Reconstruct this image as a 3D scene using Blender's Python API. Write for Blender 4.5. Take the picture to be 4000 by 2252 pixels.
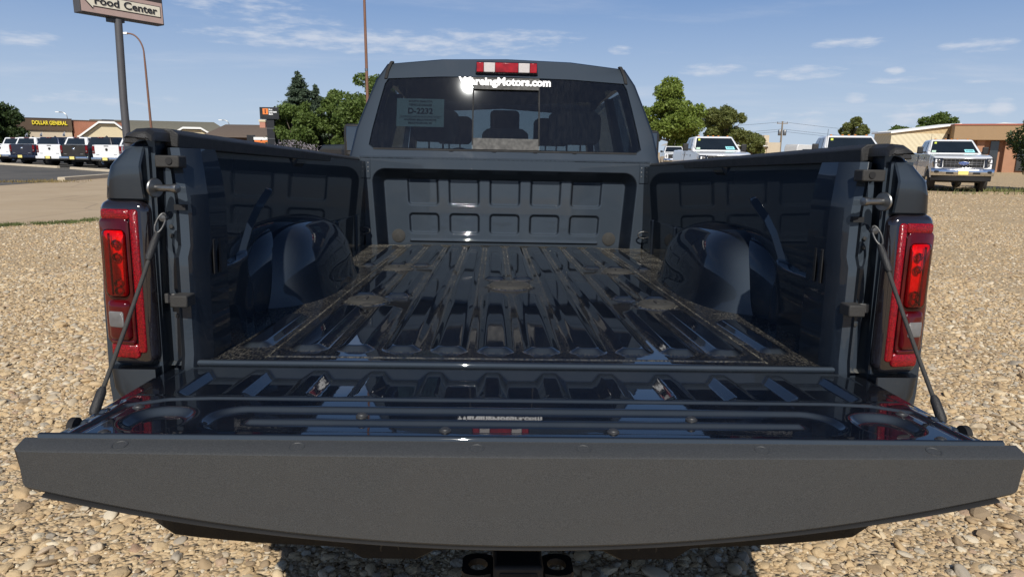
import bpy, bmesh, math, random
import numpy as np
from mathutils import Matrix, Vector

for o in list(bpy.data.objects): bpy.data.objects.remove(o, do_unlink=True)
scn = bpy.context.scene
C = scn.collection
R_ = math.radians
rng = np.random.default_rng(7)
random.seed(7)

# ------------------------------------------------------------------ camera
def cam_axes(p, y, r):
    f = Vector((math.sin(y)*math.cos(p), math.cos(y)*math.cos(p), math.sin(p)))
    rt = Vector((math.cos(y), -math.sin(y), 0)); up = rt.cross(f)
    c, s = math.cos(r), math.sin(r)
    return c*rt + s*up, -s*rt + c*up, f
CAM = Vector((-.066, -1.4725, 1.40))
rt, up, fw = cam_axes(R_(-11.7), R_(1.686), R_(.68))
cd = bpy.data.cameras.new('camera'); cam = bpy.data.objects.new('camera', cd); C.objects.link(cam)
m = Matrix((rt, up, -fw)).transposed().to_4x4(); m.translation = CAM
cam.matrix_world = m
cd.sensor_width = 36; cd.lens = .65*36; cd.clip_start = .02; cd.clip_end = 6000
scn.camera = cam

# ------------------------------------------------------------------ sky, sun, exposure
SUN_EL, SUN_AZ = 41.0, 2.6           # the sun stands behind the photographer, a little to the left
world = bpy.data.worlds.new('World'); scn.world = world; world.use_nodes = True
nt = world.node_tree; nt.nodes.clear()
N = nt.nodes.new; L = nt.links.new
out = N('ShaderNodeOutputWorld'); bg = N('ShaderNodeBackground'); bg.inputs[1].default_value = .10
sky = N('ShaderNodeTexSky'); sky.sky_type = 'NISHITA'; sky.sun_disc = False
sky.sun_elevation = R_(SUN_EL); sky.sun_rotation = R_(180 + SUN_AZ)
sky.air_density = 1.0; sky.dust_density = .35; sky.ozone_density = 1.6; sky.altitude = 900
tc = N('ShaderNodeTexCoord'); sep = N('ShaderNodeSeparateXYZ'); L(tc.outputs['Generated'], sep.inputs[0])
def wm(op, a, b=None, c=None):
    n = N('ShaderNodeMath'); n.operation = op
    for i, v in enumerate((a, b, c)):
        if v is None: continue
        if isinstance(v, (int, float)): n.inputs[i].default_value = v
        else: L(v, n.inputs[i])
    return n.outputs[0]
zz = wm('MAXIMUM', sep.outputs['Z'], .0)
# clouds lie on a flat layer: the direction is projected onto it, so they flatten towards the horizon
den = wm('ADD', zz, .06)
px = wm('DIVIDE', sep.outputs['X'], den); py = wm('DIVIDE', sep.outputs['Y'], den)
cmb = N('ShaderNodeCombineXYZ'); L(wm('MULTIPLY', px, .55), cmb.inputs[0]); L(wm('MULTIPLY', py, 1.0), cmb.inputs[1]); cmb.inputs[2].default_value = 3.3
n1 = N('ShaderNodeTexNoise'); n1.inputs['Scale'].default_value = .62; n1.inputs['Detail'].default_value = 9; n1.inputs['Roughness'].default_value = .62; n1.inputs['Distortion'].default_value = .25
L(cmb.outputs[0], n1.inputs['Vector'])
n2 = N('ShaderNodeTexNoise'); n2.inputs['Scale'].default_value = 2.2; n2.inputs['Detail'].default_value = 6; n2.inputs['Roughness'].default_value = .6
L(cmb.outputs[0], n2.inputs['Vector'])
cs = wm('ADD', wm('MULTIPLY', n1.outputs[0], .72), wm('MULTIPLY', n2.outputs[0], .28))
# the cloud bands: azimuth/elevation ellipses whose ragged edge comes from the same noise
az = wm('ARCTAN2', sep.outputs['X'], sep.outputs['Y']); el = wm('ARCSINE', sep.outputs['Z'])
band = None
for (a0, e0, wa, we, k) in ((-9.7, 8.3, 17.5, 1.15, .13), (0.2, 8.9, 8.6, .85, .11), (-33.3, 6.9, 2.6, .7, .13), (-20.8, 10.6, 8, .9, .10), (27.1, 8.0, 3.0, .55, .13), (35.1, 7.3, 2.8, .6, .12),
                            (17.5, 6.4, 3.0, .65, .12), (24.1, 6.0, 3.9, .65, .13), (30.3, 5.9, .8, .35, .17), (30.7, 5.3, 2.6, .35, .10), (27.9, 4.1, 1.1, .45, .17), (35.4, 5.0, 1.1, .25, .10),
                            (24.5, 2.3, 5.5, 1.1, .10), (31.6, 2.8, 2.0, 1.0, .13), (36.9, 3.2, 1.0, .85, .17), (34.0, 3.3, 3.2, .6, .12), (10.3, 8.0, 1.2, .5, .12), (-29.4, 3.2, 8, .8, .06),
                            (-19.1, 1.2, 9, .9, .06), (-16.9, 9.6, 6.5, .8, .08), (-52, 8, 8, 1.2, .11), (55, 7, 9, 1.4, .11), (80, 9, 9, 1.6, .11), (-80, 7, 9, 1.6, .11)):
    da = wm('DIVIDE', wm('SUBTRACT', az, R_(a0)), R_(wa)); de = wm('DIVIDE', wm('SUBTRACT', el, R_(e0)), R_(we))
    q = wm('ADD', wm('MULTIPLY', da, da), wm('MULTIPLY', de, de))
    v = wm('MULTIPLY', wm('MAXIMUM', wm('SUBTRACT', 1.0, q), 0.0), k)
    band = v if band is None else wm('MAXIMUM', band, v)
cmb2 = N('ShaderNodeCombineXYZ'); L(wm('MULTIPLY', az, 14.0), cmb2.inputs[0]); L(wm('MULTIPLY', el, 62.0), cmb2.inputs[1])
n3 = N('ShaderNodeTexNoise'); n3.inputs['Scale'].default_value = 1.9; n3.inputs['Detail'].default_value = 8; n3.inputs['Roughness'].default_value = .6
L(cmb2.outputs[0], n3.inputs['Vector'])
wisp = N('ShaderNodeMapRange'); wisp.interpolation_type = 'SMOOTHSTEP'; wisp.inputs[1].default_value = .50; wisp.inputs[2].default_value = .78
L(cs, wisp.inputs[0])
bandn = wm('MULTIPLY', wm('ADD', wm('MULTIPLY', band, 7.0), wm('MULTIPLY', wm('SUBTRACT', n3.outputs[0], .52), 2.8)), wm('MINIMUM', wm('MULTIPLY', band, 30.0), 1.0))
bandc = N('ShaderNodeMapRange'); bandc.interpolation_type = 'SMOOTHSTEP'; bandc.inputs[1].default_value = .05; bandc.inputs[2].default_value = 1.45
L(bandn, bandc.inputs[0])
fade = N('ShaderNodeMapRange'); fade.inputs[1].default_value = 0; fade.inputs[2].default_value = .05; L(sep.outputs['Z'], fade.inputs[0])
cover = wm('MULTIPLY', wm('MAXIMUM', wm('MULTIPLY', wisp.outputs[0], .42), wm('MULTIPLY', bandc.outputs[0], .78)), fade.outputs[0])
mixc = N('ShaderNodeMix'); mixc.data_type = 'RGBA'
hz = N('ShaderNodeMix'); hz.data_type = 'RGBA'; hz.inputs[6].default_value = (4.6, 5.6, 6.9, 1); hz.inputs[7].default_value = (1.25, 2.6, 5.5, 1)
et = N('ShaderNodeMapRange'); et.inputs[1].default_value = 0.; et.inputs[2].default_value = R_(14.0); L(el, et.inputs[0]); L(wm('POWER', et.outputs[0], 1.25), hz.inputs[0])
ee = wm('DIVIDE', el, R_(22.0)); hf = wm('MULTIPLY', wm('POWER', 2.718, wm('MULTIPLY', wm('MULTIPLY', ee, ee), -1.0)), .92)
skt = N('ShaderNodeMix'); skt.data_type = 'RGBA'; skt.blend_type = 'MULTIPLY'; skt.inputs[0].default_value = 1.; L(sky.outputs[0], skt.inputs[6]); skt.inputs[7].default_value = (.62, .64, .70, 1)
skm = N('ShaderNodeMix'); skm.data_type = 'RGBA'; L(hf, skm.inputs[0]); L(skt.outputs[2], skm.inputs[6]); L(hz.outputs[2], skm.inputs[7])
L(cover, mixc.inputs[0]); L(skm.outputs[2], mixc.inputs[6]); mixc.inputs[7].default_value = (6.0, 6.4, 7.2, 1)
L(mixc.outputs[2], bg.inputs[0]); L(bg.outputs[0], out.inputs[0])

sl = bpy.data.lights.new('sun', 'SUN'); sl.energy = 4.7; sl.angle = R_(.53); sl.color = (1, .95, .86)
sun = bpy.data.objects.new('sun', sl); C.objects.link(sun)
sd = Vector((math.sin(R_(SUN_AZ))*math.cos(R_(SUN_EL)), math.cos(R_(SUN_AZ))*math.cos(R_(SUN_EL)), -math.sin(R_(SUN_EL))))
sun.rotation_euler = sd.to_track_quat('-Z', 'Y').to_euler(); sun.location = (-5, -30, 30)
scn.render.engine = 'CYCLES'
scn.view_settings.view_transform = 'Standard'; scn.view_settings.look = 'None'
scn.view_settings.exposure = .14; scn.view_settings.gamma = 1; scn.view_settings.use_curve_mapping = False
scn.cycles.max_bounces = 10; scn.cycles.transparent_max_bounces = 16

# ------------------------------------------------------------------ materials
MATS = {}
class NB:
    """small node-building helper around one material"""
    def __init__(s, name):
        s.m = bpy.data.materials.new(name); s.m.use_nodes = True; s.t = s.m.node_tree; s.t.nodes.clear()
        s.out = s.n('ShaderNodeOutputMaterial'); MATS[name] = s.m
    def n(s, k): return s.t.nodes.new(k)
    def l(s, a, b): s.t.links.new(a, b)
    def val(s, sock, v):
        if isinstance(v, (int, float)): sock.default_value = v
        elif isinstance(v, tuple): sock.default_value = (*v, 1) if len(v) == 3 and sock.type == 'RGBA' else v
        else: s.l(v, sock)
    def bsdf(s, **k):
        b = s.n('ShaderNodeBsdfPrincipled')
        for a, v in k.items(): s.val(b.inputs[a.replace('_', ' ')], v)
        return b
    def coord(s, kind='Object'): return s.n('ShaderNodeTexCoord').outputs[kind]
    def noise(s, scale, detail=4, rough=.55, vec=None, dist=0):
        n = s.n('ShaderNodeTexNoise'); n.inputs['Scale'].default_value = scale; n.inputs['Detail'].default_value = detail
        n.inputs['Roughness'].default_value = rough; n.inputs['Distortion'].default_value = dist
        s.l(vec if vec is not None else s.coord(), n.inputs['Vector']); return n.outputs['Fac']
    def voro(s, scale, feature='F1', vec=None, outp='Distance', rnd=1.0):
        n = s.n('ShaderNodeTexVoronoi'); n.feature = feature; n.inputs['Scale'].default_value = scale; n.inputs['Randomness'].default_value = rnd
        s.l(vec if vec is not None else s.coord(), n.inputs['Vector']); return n.outputs[outp]
    def ramp(s, fac, stops, interp='LINEAR'):
        r = s.n('ShaderNodeValToRGB'); r.color_ramp.interpolation = interp
        while len(r.color_ramp.elements) < len(stops): r.color_ramp.elements.new(.5)
        for e, (p, c) in zip(r.color_ramp.elements, stops):
            e.position = p; e.color = (*c, 1) if isinstance(c, tuple) else (c, c, c, 1)
        s.l(fac, r.inputs[0]); return r.outputs[0]
    def mr(s, v, a, b, c=0., d=1., smooth=False):
        n = s.n('ShaderNodeMapRange'); n.interpolation_type = 'SMOOTHSTEP' if smooth else 'LINEAR'
        s.val(n.inputs[0], v)
        for i, q in enumerate((a, b, c, d)): n.inputs[i+1].default_value = q
        return n.outputs[0]
    def mix(s, f, a, b):
        n = s.n('ShaderNodeMix'); n.data_type = 'RGBA'; s.val(n.inputs[0], f); s.val(n.inputs[6], a); s.val(n.inputs[7], b); return n.outputs[2]
    def math(s, op, a, b=0.):
        n = s.n('ShaderNodeMath'); n.operation = op; s.val(n.inputs[0], a); s.val(n.inputs[1], b); return n.outputs[0]
    def attr(s, name, kind='GEOMETRY', outp='Fac'):
        n = s.n('ShaderNodeAttribute'); n.attribute_name = name; n.attribute_type = kind; return n.outputs[outp]
    def bump(s, h, strength=.3, dist=.01):
        n = s.n('ShaderNodeBump'); n.inputs['Strength'].default_value = strength; n.inputs['Distance'].default_value = dist
        s.l(h, n.inputs['Height']); return n.outputs[0]
    def done(s, sh): s.l(sh if not hasattr(sh, 'outputs') else sh.outputs[0], s.out.inputs[0]); return s.m

def plain(name, col, rough=.5, metal=0., var=.12, vs=6., bump=0., bs=120., coat=0., spec=.5):
    b = NB(name); f = b.noise(vs, 5, .6)
    lo = tuple(max(0, c*(1-var)) for c in col); hi = tuple(c*(1+var) for c in col)
    col_ = b.mix(f, lo, hi)
    rg = b.mr(b.noise(vs*2.3, 4), .3, .7, max(0, rough-.06), min(1, rough+.06))
    p = b.bsdf(Base_Color=col_, Roughness=rg, Metallic=metal, Coat_Weight=coat, Coat_Roughness=.04, Specular_IOR_Level=spec)
    if bump: b.l(b.bump(b.noise(bs, 3), bump, .004), p.inputs['Normal'])
    return b.done(p)

def paint(name, col, metal=.85, rough=.42, dust=.05, dustcol=(.30, .27, .22), coat_ior=1.5):
    b = NB(name); o = b.coord()
    d = b.mr(b.noise(3.2, 6, .65, o), .45, .8, 0., dust, True)
    speck = b.mr(b.noise(260, 2, .5, o), .68, .78, 0., dust*1.8)
    d2 = b.math('ADD', d, speck)
    p = b.bsdf(Base_Color=b.mix(d2, col, dustcol), Metallic=b.mr(d2, 0, 1, metal, 0.), Roughness=b.mr(d2, 0, 1, rough, .9),
               Coat_Weight=1., Coat_Roughness=b.mr(b.noise(14, 4, .6, o), .3, .8, .012, .035), Coat_IOR=coat_ior)
    return b.done(p)

def flake(b, col, dustfac, dustcol, rough=.72, coat=None, coatw=1.):
    fl_ = b.n('ShaderNodeBsdfAnisotropic') if False else b.n('ShaderNodeBsdfGlossy'); fl_.distribution = 'BECKMANN'; b.val(fl_.inputs['Color'], col); fl_.inputs['Roughness'].default_value = rough
    df = b.n('ShaderNodeBsdfDiffuse'); df.inputs[0].default_value = (col[0]*.05, col[1]*.05, col[2]*.06, 1)
    ad = b.n('ShaderNodeAddShader'); b.l(fl_.outputs[0], ad.inputs[0]); b.l(df.outputs[0], ad.inputs[1])
    du = b.n('ShaderNodeBsdfDiffuse'); b.val(du.inputs[0], dustcol)
    m1 = b.n('ShaderNodeMixShader'); b.val(m1.inputs[0], dustfac); b.l(ad.outputs[0], m1.inputs[1]); b.l(du.outputs[0], m1.inputs[2])
    cg = b.n('ShaderNodeBsdfGlossy'); cg.distribution = 'GGX'; b.val(cg.inputs['Roughness'], coat if coat is not None else .015); cg.inputs['Color'].default_value = (1, 1, 1, 1)
    b.l(b.bump(b.noise(38, 2, .5), .018, .002), cg.inputs['Normal'])
    fr = b.n('ShaderNodeFresnel'); fr.inputs[0].default_value = 1.5
    m2 = b.n('ShaderNodeMixShader'); b.l(b.math('MULTIPLY', fr.outputs[0], coatw) , m2.inputs[0]); b.l(m1.outputs[0], m2.inputs[1]); b.l(cg.outputs[0], m2.inputs[2])
    return b.done(m2)
FLK = (.034, .044, .057)
b = NB('blue_slate_metallic_paint'); o_ = b.coord()
d_ = b.math('ADD', b.mr(b.noise(3.2, 6, .65, o_), .45, .8, 0., .03, True), b.mr(b.noise(260, 2, .5, o_), .68, .78, 0., .06))
PAINT = flake(b, FLK, d_, (.30, .27, .22), .72, b.mr(b.noise(14, 4, .6, o_), .3, .8, .012, .035), b.math('ADD', .66, 0.))
def bed_paint(name, amount):
    b = NB(name); o = b.coord(); a = b.attr('dust')
    stretch = b.n('ShaderNodeMapping'); stretch.inputs['Scale'].default_value = (1, .35, 1); b.l(o, stretch.inputs[0])
    n1 = b.noise(210, 4, .7, stretch.outputs[0]); n2 = b.noise(7, 6, .65, o); n3 = b.noise(420, 2, .5, o)
    br = b.math('MULTIPLY', b.mr(n1, .42, .66), b.mr(n2, .32, .62, .3, 1.))
    d = b.math('MULTIPLY', a, b.math('ADD', br, b.mr(n3, .6, .75, 0, .35)))
    d = b.math('MINIMUM', b.math('ADD', b.math('MULTIPLY', d, amount), b.mr(n2, .4, .8, .0, .02)), .9)
    return flake(b, FLK, d, (.27, .25, .205), .72, b.mr(n2, .3, .8, .012, .05), b.mr(d, 0, .45, 1., .05))
BED = bed_paint('dusty_bed_paint', .92)
GATE = bed_paint('tailgate_inner_paint', .03)
PLASTIC = plain('black_textured_plastic', (.011, .011, .012), .58, 0, .1, 8, .35, 420)
b = NB('grey_grained_plastic'); o_ = b.coord()
sp_ = b.noise(620, 2, .6, o_); bl_ = b.noise(7, 5, .65, o_); md_ = b.noise(55, 4, .6, o_)
cc_ = b.mix(b.mr(sp_, .3, .75), (.021, .023, .025), (.048, .050, .052)); cc_ = b.mix(b.mr(bl_, .4, .75, 0, .35), cc_, (.050, .051, .052)); cc_ = b.mix(b.mr(md_, .45, .75, 0, .25), cc_, (.026, .026, .027))
p_ = b.bsdf(Base_Color=cc_, Roughness=b.mr(bl_, .35, .75, .62, .48)); b.l(b.bump(sp_, .30, .0015), p_.inputs['Normal']); CAPTEX = b.done(p_)
BUMPER = plain('dusty_black_bumper', (.012, .012, .0125), .7, 0, .25, 9, .15, 200, 0., .2)
RUBBER = plain('black_rubber', (.022, .021, .020), .75, 0, .2, 12, .2, 200)
DRUBBER = plain('dusty_grey_rubber', (.024, .0235, .022), .85, 0, .3, 40, .2, 200)
STEEL = plain('zinc_steel', (.25, .25, .245), .42, 1., .12, 30)
DSTEEL = plain('dark_steel', (.10, .10, .10), .45, .8, .2, 20)
CHROME = plain('chrome', (.62, .63, .64), .12, 1., .04, 10)
MIRR = plain('mirror_face', (.16, .165, .17), .08, 1., .04, 10)
CABLE = plain('braided_black_cable', (.028, .027, .025), .7, 0, .3, 60, .5, 500)
CHASSIS = plain('black_chassis', (.012, .012, .012), .7, 0, .3, 6)
CLOTH = plain('dark_seat_cloth', (.03, .031, .034), .9, 0, .2, 20)
SEAM = plain('dark_gap', (.006, .006, .007), .8, 0, .1, 6)
WHITE_LET = plain('white_vinyl', (.82, .82, .82), .5, 0, .03, 10)

def glass(name, tint, spec=1.0, dusty=0.):
    b = NB(name)
    fr = b.n('ShaderNodeFresnel'); fr.inputs[0].default_value = 1.5
    tr = b.n('ShaderNodeBsdfTransparent'); tr.inputs[0].default_value = (*tint, 1)
    gl = b.n('ShaderNodeBsdfGlossy'); gl.inputs['Roughness'].default_value = .015; gl.inputs['Color'].default_value = (.95, .97, 1, 1)
    m = b.n('ShaderNodeMixShader'); b.l(b.math('MULTIPLY', fr.outputs[0], spec), m.inputs[0]); b.l(tr.outputs[0], m.inputs[1]); b.l(gl.outputs[0], m.inputs[2])
    sh = m
    if dusty:
        o = b.coord(); st = b.n('ShaderNodeMapping'); st.inputs['Scale'].default_value = (1, 1, .18); b.l(o, st.inputs[0])
        f = b.math('MULTIPLY', b.mr(b.noise(60, 5, .65, st.outputs[0]), .35, .8), b.mr(b.noise(2.2, 3, .5, o), .35, .7, .3, 1.))
        f = b.math('ADD', b.math('MULTIPLY', f, dusty), b.mr(b.noise(190, 2, .5, o), .70, .78, 0., dusty*2))
        df = b.n('ShaderNodeBsdfPrincipled'); df.inputs['Base Color'].default_value = (.42, .41, .38, 1); df.inputs['Roughness'].default_value = .45
        m2 = b.n('ShaderNodeMixShader'); b.l(f, m2.inputs[0]); b.l(m.outputs[0], m2.inputs[1]); b.l(df.outputs[0], m2.inputs[2]); sh = m2
    return b.done(sh)
GLASS = glass('tinted_rear_glass', (.40, .44, .47), 1., .014)
GLASS_S = glass('tinted_side_glass', (.10, .12, .13), 1.)
GLASS_W = glass('windshield_glass', (.66, .72, .70), 1.)
CARGLASS = None
def opaque_glass(name, col):
    b = NB(name); p = b.bsdf(Base_Color=b.mix(b.noise(1.3, 2), tuple(c*.6 for c in col), tuple(c*1.5 for c in col)), Roughness=.04, Specular_IOR_Level=.6, Coat_Weight=.5); return b.done(p)
DGLASS = opaque_glass('dark_vehicle_glass', (.010, .014, .018))
BGLASS = opaque_glass('building_glass', (.03, .035, .04))

def lens(name, col, rough=.06, ribs=0., axis='z'):
    b = NB(name); o = b.coord()
    w = b.n('ShaderNodeTexWave'); w.inputs['Scale'].default_value = ribs or 20; w.bands_direction = 'Z' if axis == 'z' else 'X'; b.l(o, w.inputs['Vector'])
    dn = b.noise(16, 3, .6, o)
    cl = b.mix(b.mr(dn, .35, .7), tuple(c*.45 for c in col), col)
    if ribs: cl = b.mix(b.math('MULTIPLY', w.outputs['Fac'], .55), cl, tuple(c*.4 for c in col))
    p = b.bsdf(Base_Color=cl, Roughness=rough, Specular_IOR_Level=.5)
    if ribs: b.l(b.bump(w.outputs['Fac'], .35, .002), p.inputs['Normal'])
    return b.done(p)
RED = lens('red_lens', (.22, .001, .002), .10, 60)
REDS = lens('smooth_red_lens', (.40, .006, .012), .25)
CARGO = plain('white_lamp_lens', (.50, .46, .44), .3, 0, .15, 60, coat=.6)
b = NB('red_lens_lit_spots'); o_ = b.coord(); n_ = b.noise(55, 3, .7, o_); w_ = b.n('ShaderNodeTexWave'); w_.inputs['Scale'].default_value = 90; w_.bands_direction = 'Z'; b.l(o_, w_.inputs['Vector'])
cc_ = b.ramp(b.math('ADD', b.math('MULTIPLY', n_, .85), b.math('MULTIPLY', w_.outputs['Fac'], .12)), [(0, (.22, .0, .002)), (.48, (.36, .002, .003)), (.60, (.55, .006, .004)), (.74, (.85, .05, .015))])  # bright spots put into the colour, like lit bulbs behind the lens
REDB = b.done(b.bsdf(Base_Color=cc_, Roughness=.2))
b = NB('tinted_red_shell'); tr_ = b.n('ShaderNodeBsdfTransparent'); tr_.inputs[0].default_value = (.88, .016, .016, 1); gl_ = b.n('ShaderNodeBsdfGlossy'); gl_.inputs['Roughness'].default_value = .02
fr_ = b.n('ShaderNodeFresnel'); fr_.inputs[0].default_value = 1.5; mx_ = b.n('ShaderNodeMixShader'); b.l(fr_.outputs[0], mx_.inputs[0]); b.l(tr_.outputs[0], mx_.inputs[1]); b.l(gl_.outputs[0], mx_.inputs[2]); REDT = b.done(mx_)
REDD = lens('dark_red_bezel', (.085, .002, .004), .06)
b = NB('red_reflector'); v_ = b.voro(330); p_ = b.bsdf(Base_Color=b.mix(b.mr(v_, .2, .6), (.30, .002, .008), (.13, .001, .004)), Roughness=.22); b.l(b.bump(v_, .4, .002), p_.inputs['Normal']); REFL = b.done(p_)
LAMPB = plain('lamp_back_plate', (.72, .40, .36), .35, .15, .5, 60, .5, 260)
CLEAR = lens('clear_ribbed_lens', (.22, .215, .215), .12, 160)
GLOSSBLK = plain('gloss_black_housing', (.010, .008, .010), .12, 0, .2, 10, coat=1.)

# ------------------------------------------------------------------ mesh helpers
class MB:
    def __init__(s): s.v = []; s.f = []
    def add(s, vs, fs):
        n = len(s.v); s.v += [tuple(v) for v in vs]; s.f += [tuple(n+i for i in f) for f in fs]; return s
    def box(s, x0, x1, y0, y1, z0, z1):
        vs = [(x, y, z) for z in (z0, z1) for y in (y0, y1) for x in (x0, x1)]
        return s.add(vs, [(0, 2, 3, 1), (4, 5, 7, 6), (0, 1, 5, 4), (2, 6, 7, 3), (0, 4, 6, 2), (1, 3, 7, 5)])
    def cyl(s, c, ax, r, h, n=20, r2=None):
        ax = Vector(ax).normalized(); q = ax.to_track_quat('Z', 'Y'); c = Vector(c); r2 = r if r2 is None else r2
        vs = []
        for k, rr in ((0, r), (h, r2)):
            for i in range(n):
                a = 2*math.pi*i/n; vs.append(c + q @ Vector((rr*math.cos(a), rr*math.sin(a), k)))
        fs = [(i, (i+1) % n, n+(i+1) % n, n+i) for i in range(n)] + [tuple(range(n-1, -1, -1)), tuple(range(n, 2*n))]
        return s.add(vs, fs)
    def tube(s, pts, r, n=10, closed=False, cap=True):
        pts = [Vector(p) for p in pts]; k = len(pts); rs = r if isinstance(r, (list, tuple)) else [r]*k
        vs = []; prev = None
        for i, p in enumerate(pts):
            a = pts[(i-1) % k] if (closed or i > 0) else p; bb = pts[(i+1) % k] if (closed or i < k-1) else p
            t = (bb-a).normalized()
            if prev is None:
                u = t.orthogonal().normalized()
            else:
                u = (prev - t*prev.dot(t)).normalized()
            prev = u; w = t.cross(u)
            for j in range(n):
                an = 2*math.pi*j/n; vs.append(p + rs[i]*(u*math.cos(an) + w*math.sin(an)))
        fs = []
        for i in range(k if closed else k-1):
            for j in range(n):
                fs.append((i*n+j, i*n+(j+1) % n, ((i+1) % k)*n+(j+1) % n, ((i+1) % k)*n+j))
        if cap and not closed: fs += [tuple(range(n-1, -1, -1)), tuple(range((k-1)*n, k*n))]
        return s.add(vs, fs)
    def loft(s, secs, caps=True, closed=True):
        n = len(secs[0]); vs = [p for q in secs for p in q]; fs = []
        for i in range(len(secs)-1):
            for j in range(n if closed else n-1):
                fs.append((i*n+j, i*n+(j+1) % n, (i+1)*n+(j+1) % n, (i+1)*n+j))
        if caps: fs += [tuple(range(n-1, -1, -1)), tuple(range((len(secs)-1)*n, len(secs)*n))]
        return s.add(vs, fs)
    def prism(s, poly, axis, a, b_):
        """poly: 2-D points; axis 'x' -> (y,z), 'y' -> (x,z), 'z' -> (x,y)"""
        def P(p, k): return {'x': (k, p[0], p[1]), 'y': (p[0], k, p[1]), 'z': (p[0], p[1], k)}[axis]
        n = len(poly); vs = [P(p, a) for p in poly] + [P(p, b_) for p in poly]
        fs = [(i, (i+1) % n, n+(i+1) % n, n+i) for i in range(n)] + [tuple(range(n-1, -1, -1)), tuple(range(n, 2*n))]
        return s.add(vs, fs)
    def lathe(s, prof, c, ax, n=28):
        """prof: list of (r, h) revolved about ax through c"""
        ax = Vector(ax).normalized(); q = ax.to_track_quat('Z', 'Y'); c = Vector(c); vs = []
        for r, h in prof:
            for i in range(n):
                a = 2*math.pi*i/n; vs.append(c + q @ Vector((r*math.cos(a), r*math.sin(a), h)))
        fs = [(k*n+i, k*n+(i+1) % n, (k+1)*n+(i+1) % n, (k+1)*n+i) for k in range(len(prof)-1) for i in range(n)]
        return s.add(vs, fs)
    def build(s, name, mat, parent=None, smooth=40, bevel=0, seg=2, loc=(0, 0, 0)):
        me = bpy.data.meshes.new(name); me.from_pydata(s.v, [], s.f)
        bm = bmesh.new(); bm.from_mesh(me); bmesh.ops.recalc_face_normals(bm, faces=bm.faces); bm.to_mesh(me); bm.free()
        return finish(name, me, mat, parent, smooth, bevel, seg, loc)
def finish(name, me, mat, parent=None, smooth=40, bevel=0, seg=2, loc=(0, 0, 0)):
    if mat is not None: me.materials.append(mat)
    if smooth:
        me.polygons.foreach_set('use_smooth', [True]*len(me.polygons))
        if smooth < 180: me.set_sharp_from_angle(angle=R_(smooth))
    o = bpy.data.objects.new(name, me); C.objects.link(o); o.location = loc
    if parent: o.parent = parent
    if bevel:
        md = o.modifiers.new('bevel', 'BEVEL'); md.width = bevel; md.segments = seg; md.limit_method = 'ANGLE'; md.angle_limit = R_(35); md.harden_normals = False
    return o
def tag(o, label=None, cat=None, group=None, kind=None):
    if label: o['label'] = label
    if cat: o['category'] = cat
    if group: o['group'] = group
    if kind: o['kind'] = kind
    return o
def empty(name, loc=(0, 0, 0), rz=0., label=None, cat=None, group=None):
    o = bpy.data.objects.new(name, None); C.objects.link(o); o.location = loc; o.rotation_euler = (0, 0, rz); o.empty_display_size = .2
    return tag(o, label, cat, group)
def copy_tree(o, parent=None):
    c = o.copy(); C.objects.link(c); c.parent = parent
    for ch in list(o.children): copy_tree(ch, c)
    return c
def rbox(name, c, s, mat, parent=None, bevel=.004, seg=2, loc=(0, 0, 0)):
    x, y, z = c; a, b_, d = s
    return MB().box(x-a/2, x+a/2, y-b_/2, y+b_/2, z-d/2, z+d/2).build(name, mat, parent, 40, bevel, seg, loc)
def grid(name, xs, ys, P, mat, parent=None, dust=None, smooth=60, loc=(0, 0, 0), flip=False):
    """P(X, Y) -> arrays x, y, z"""
    X, Y = np.meshgrid(xs, ys); x, y, z = P(X, Y)
    V = np.stack([x, y, z], -1).reshape(-1, 3); nx, ny = len(xs), len(ys)
    i = np.arange(nx-1)[None, :] + nx*np.arange(ny-1)[:, None]
    F = np.stack([i, i+1, i+nx+1, i+nx], -1).reshape(-1, 4)
    if flip: F = F[:, ::-1]
    me = bpy.data.meshes.new(name)
    me.vertices.add(len(V)); me.vertices.foreach_set('co', V.ravel().astype(np.float32))
    me.loops.add(F.size); me.loops.foreach_set('vertex_index', F.ravel().astype(np.int32))
    me.polygons.add(len(F)); me.polygons.foreach_set('loop_start', (np.arange(len(F))*4).astype(np.int32)); me.polygons.foreach_set('loop_total', np.full(len(F), 4, np.int32))
    me.update(calc_edges=True); me.validate()
    if dust is not None:
        at = me.attributes.new('dust', 'FLOAT', 'POINT'); at.data.foreach_set('value', dust(X, Y).ravel().astype(np.float32))
    return finish(name, me, mat, parent, smooth, loc=loc)
def sd_rr(X, Y, cx, cy, hx, hy, r):
    qx = np.abs(X-cx)-hx+r; qy = np.abs(Y-cy)-hy+r
    return np.hypot(np.maximum(qx, 0), np.maximum(qy, 0)) + np.minimum(np.maximum(qx, qy), 0) - r
def sd_poly(X, Y, pts):
    d = np.full(X.shape, 9.)
    for (ax, ay), (bx, by) in zip(pts[:-1], pts[1:]):
        vx, vy = bx-ax, by-ay; t = np.clip(((X-ax)*vx+(Y-ay)*vy)/(vx*vx+vy*vy), 0, 1)
        d = np.minimum(d, np.hypot(X-ax-t*vx, Y-ay-t*vy))
    return d
def sd_signed(X, Y, pts):
    d = np.full(X.shape, 9.); sg = np.zeros(X.shape)
    for (ax, ay), (bx, by) in zip(pts[:-1], pts[1:]):
        vx, vy = bx-ax, by-ay; t = np.clip(((X-ax)*vx+(Y-ay)*vy)/(vx*vx+vy*vy), 0, 1)
        e = np.hypot(X-ax-t*vx, Y-ay-t*vy); c = vy*(X-ax) - vx*(Y-ay); sg = np.where(e < d, np.sign(c), sg); d = np.minimum(d, e)
    return d*sg
def sstep(d, a, b_):
    t = np.clip((d-a)/(b_-a), 0, 1); return t*t*(3-2*t)
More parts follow.
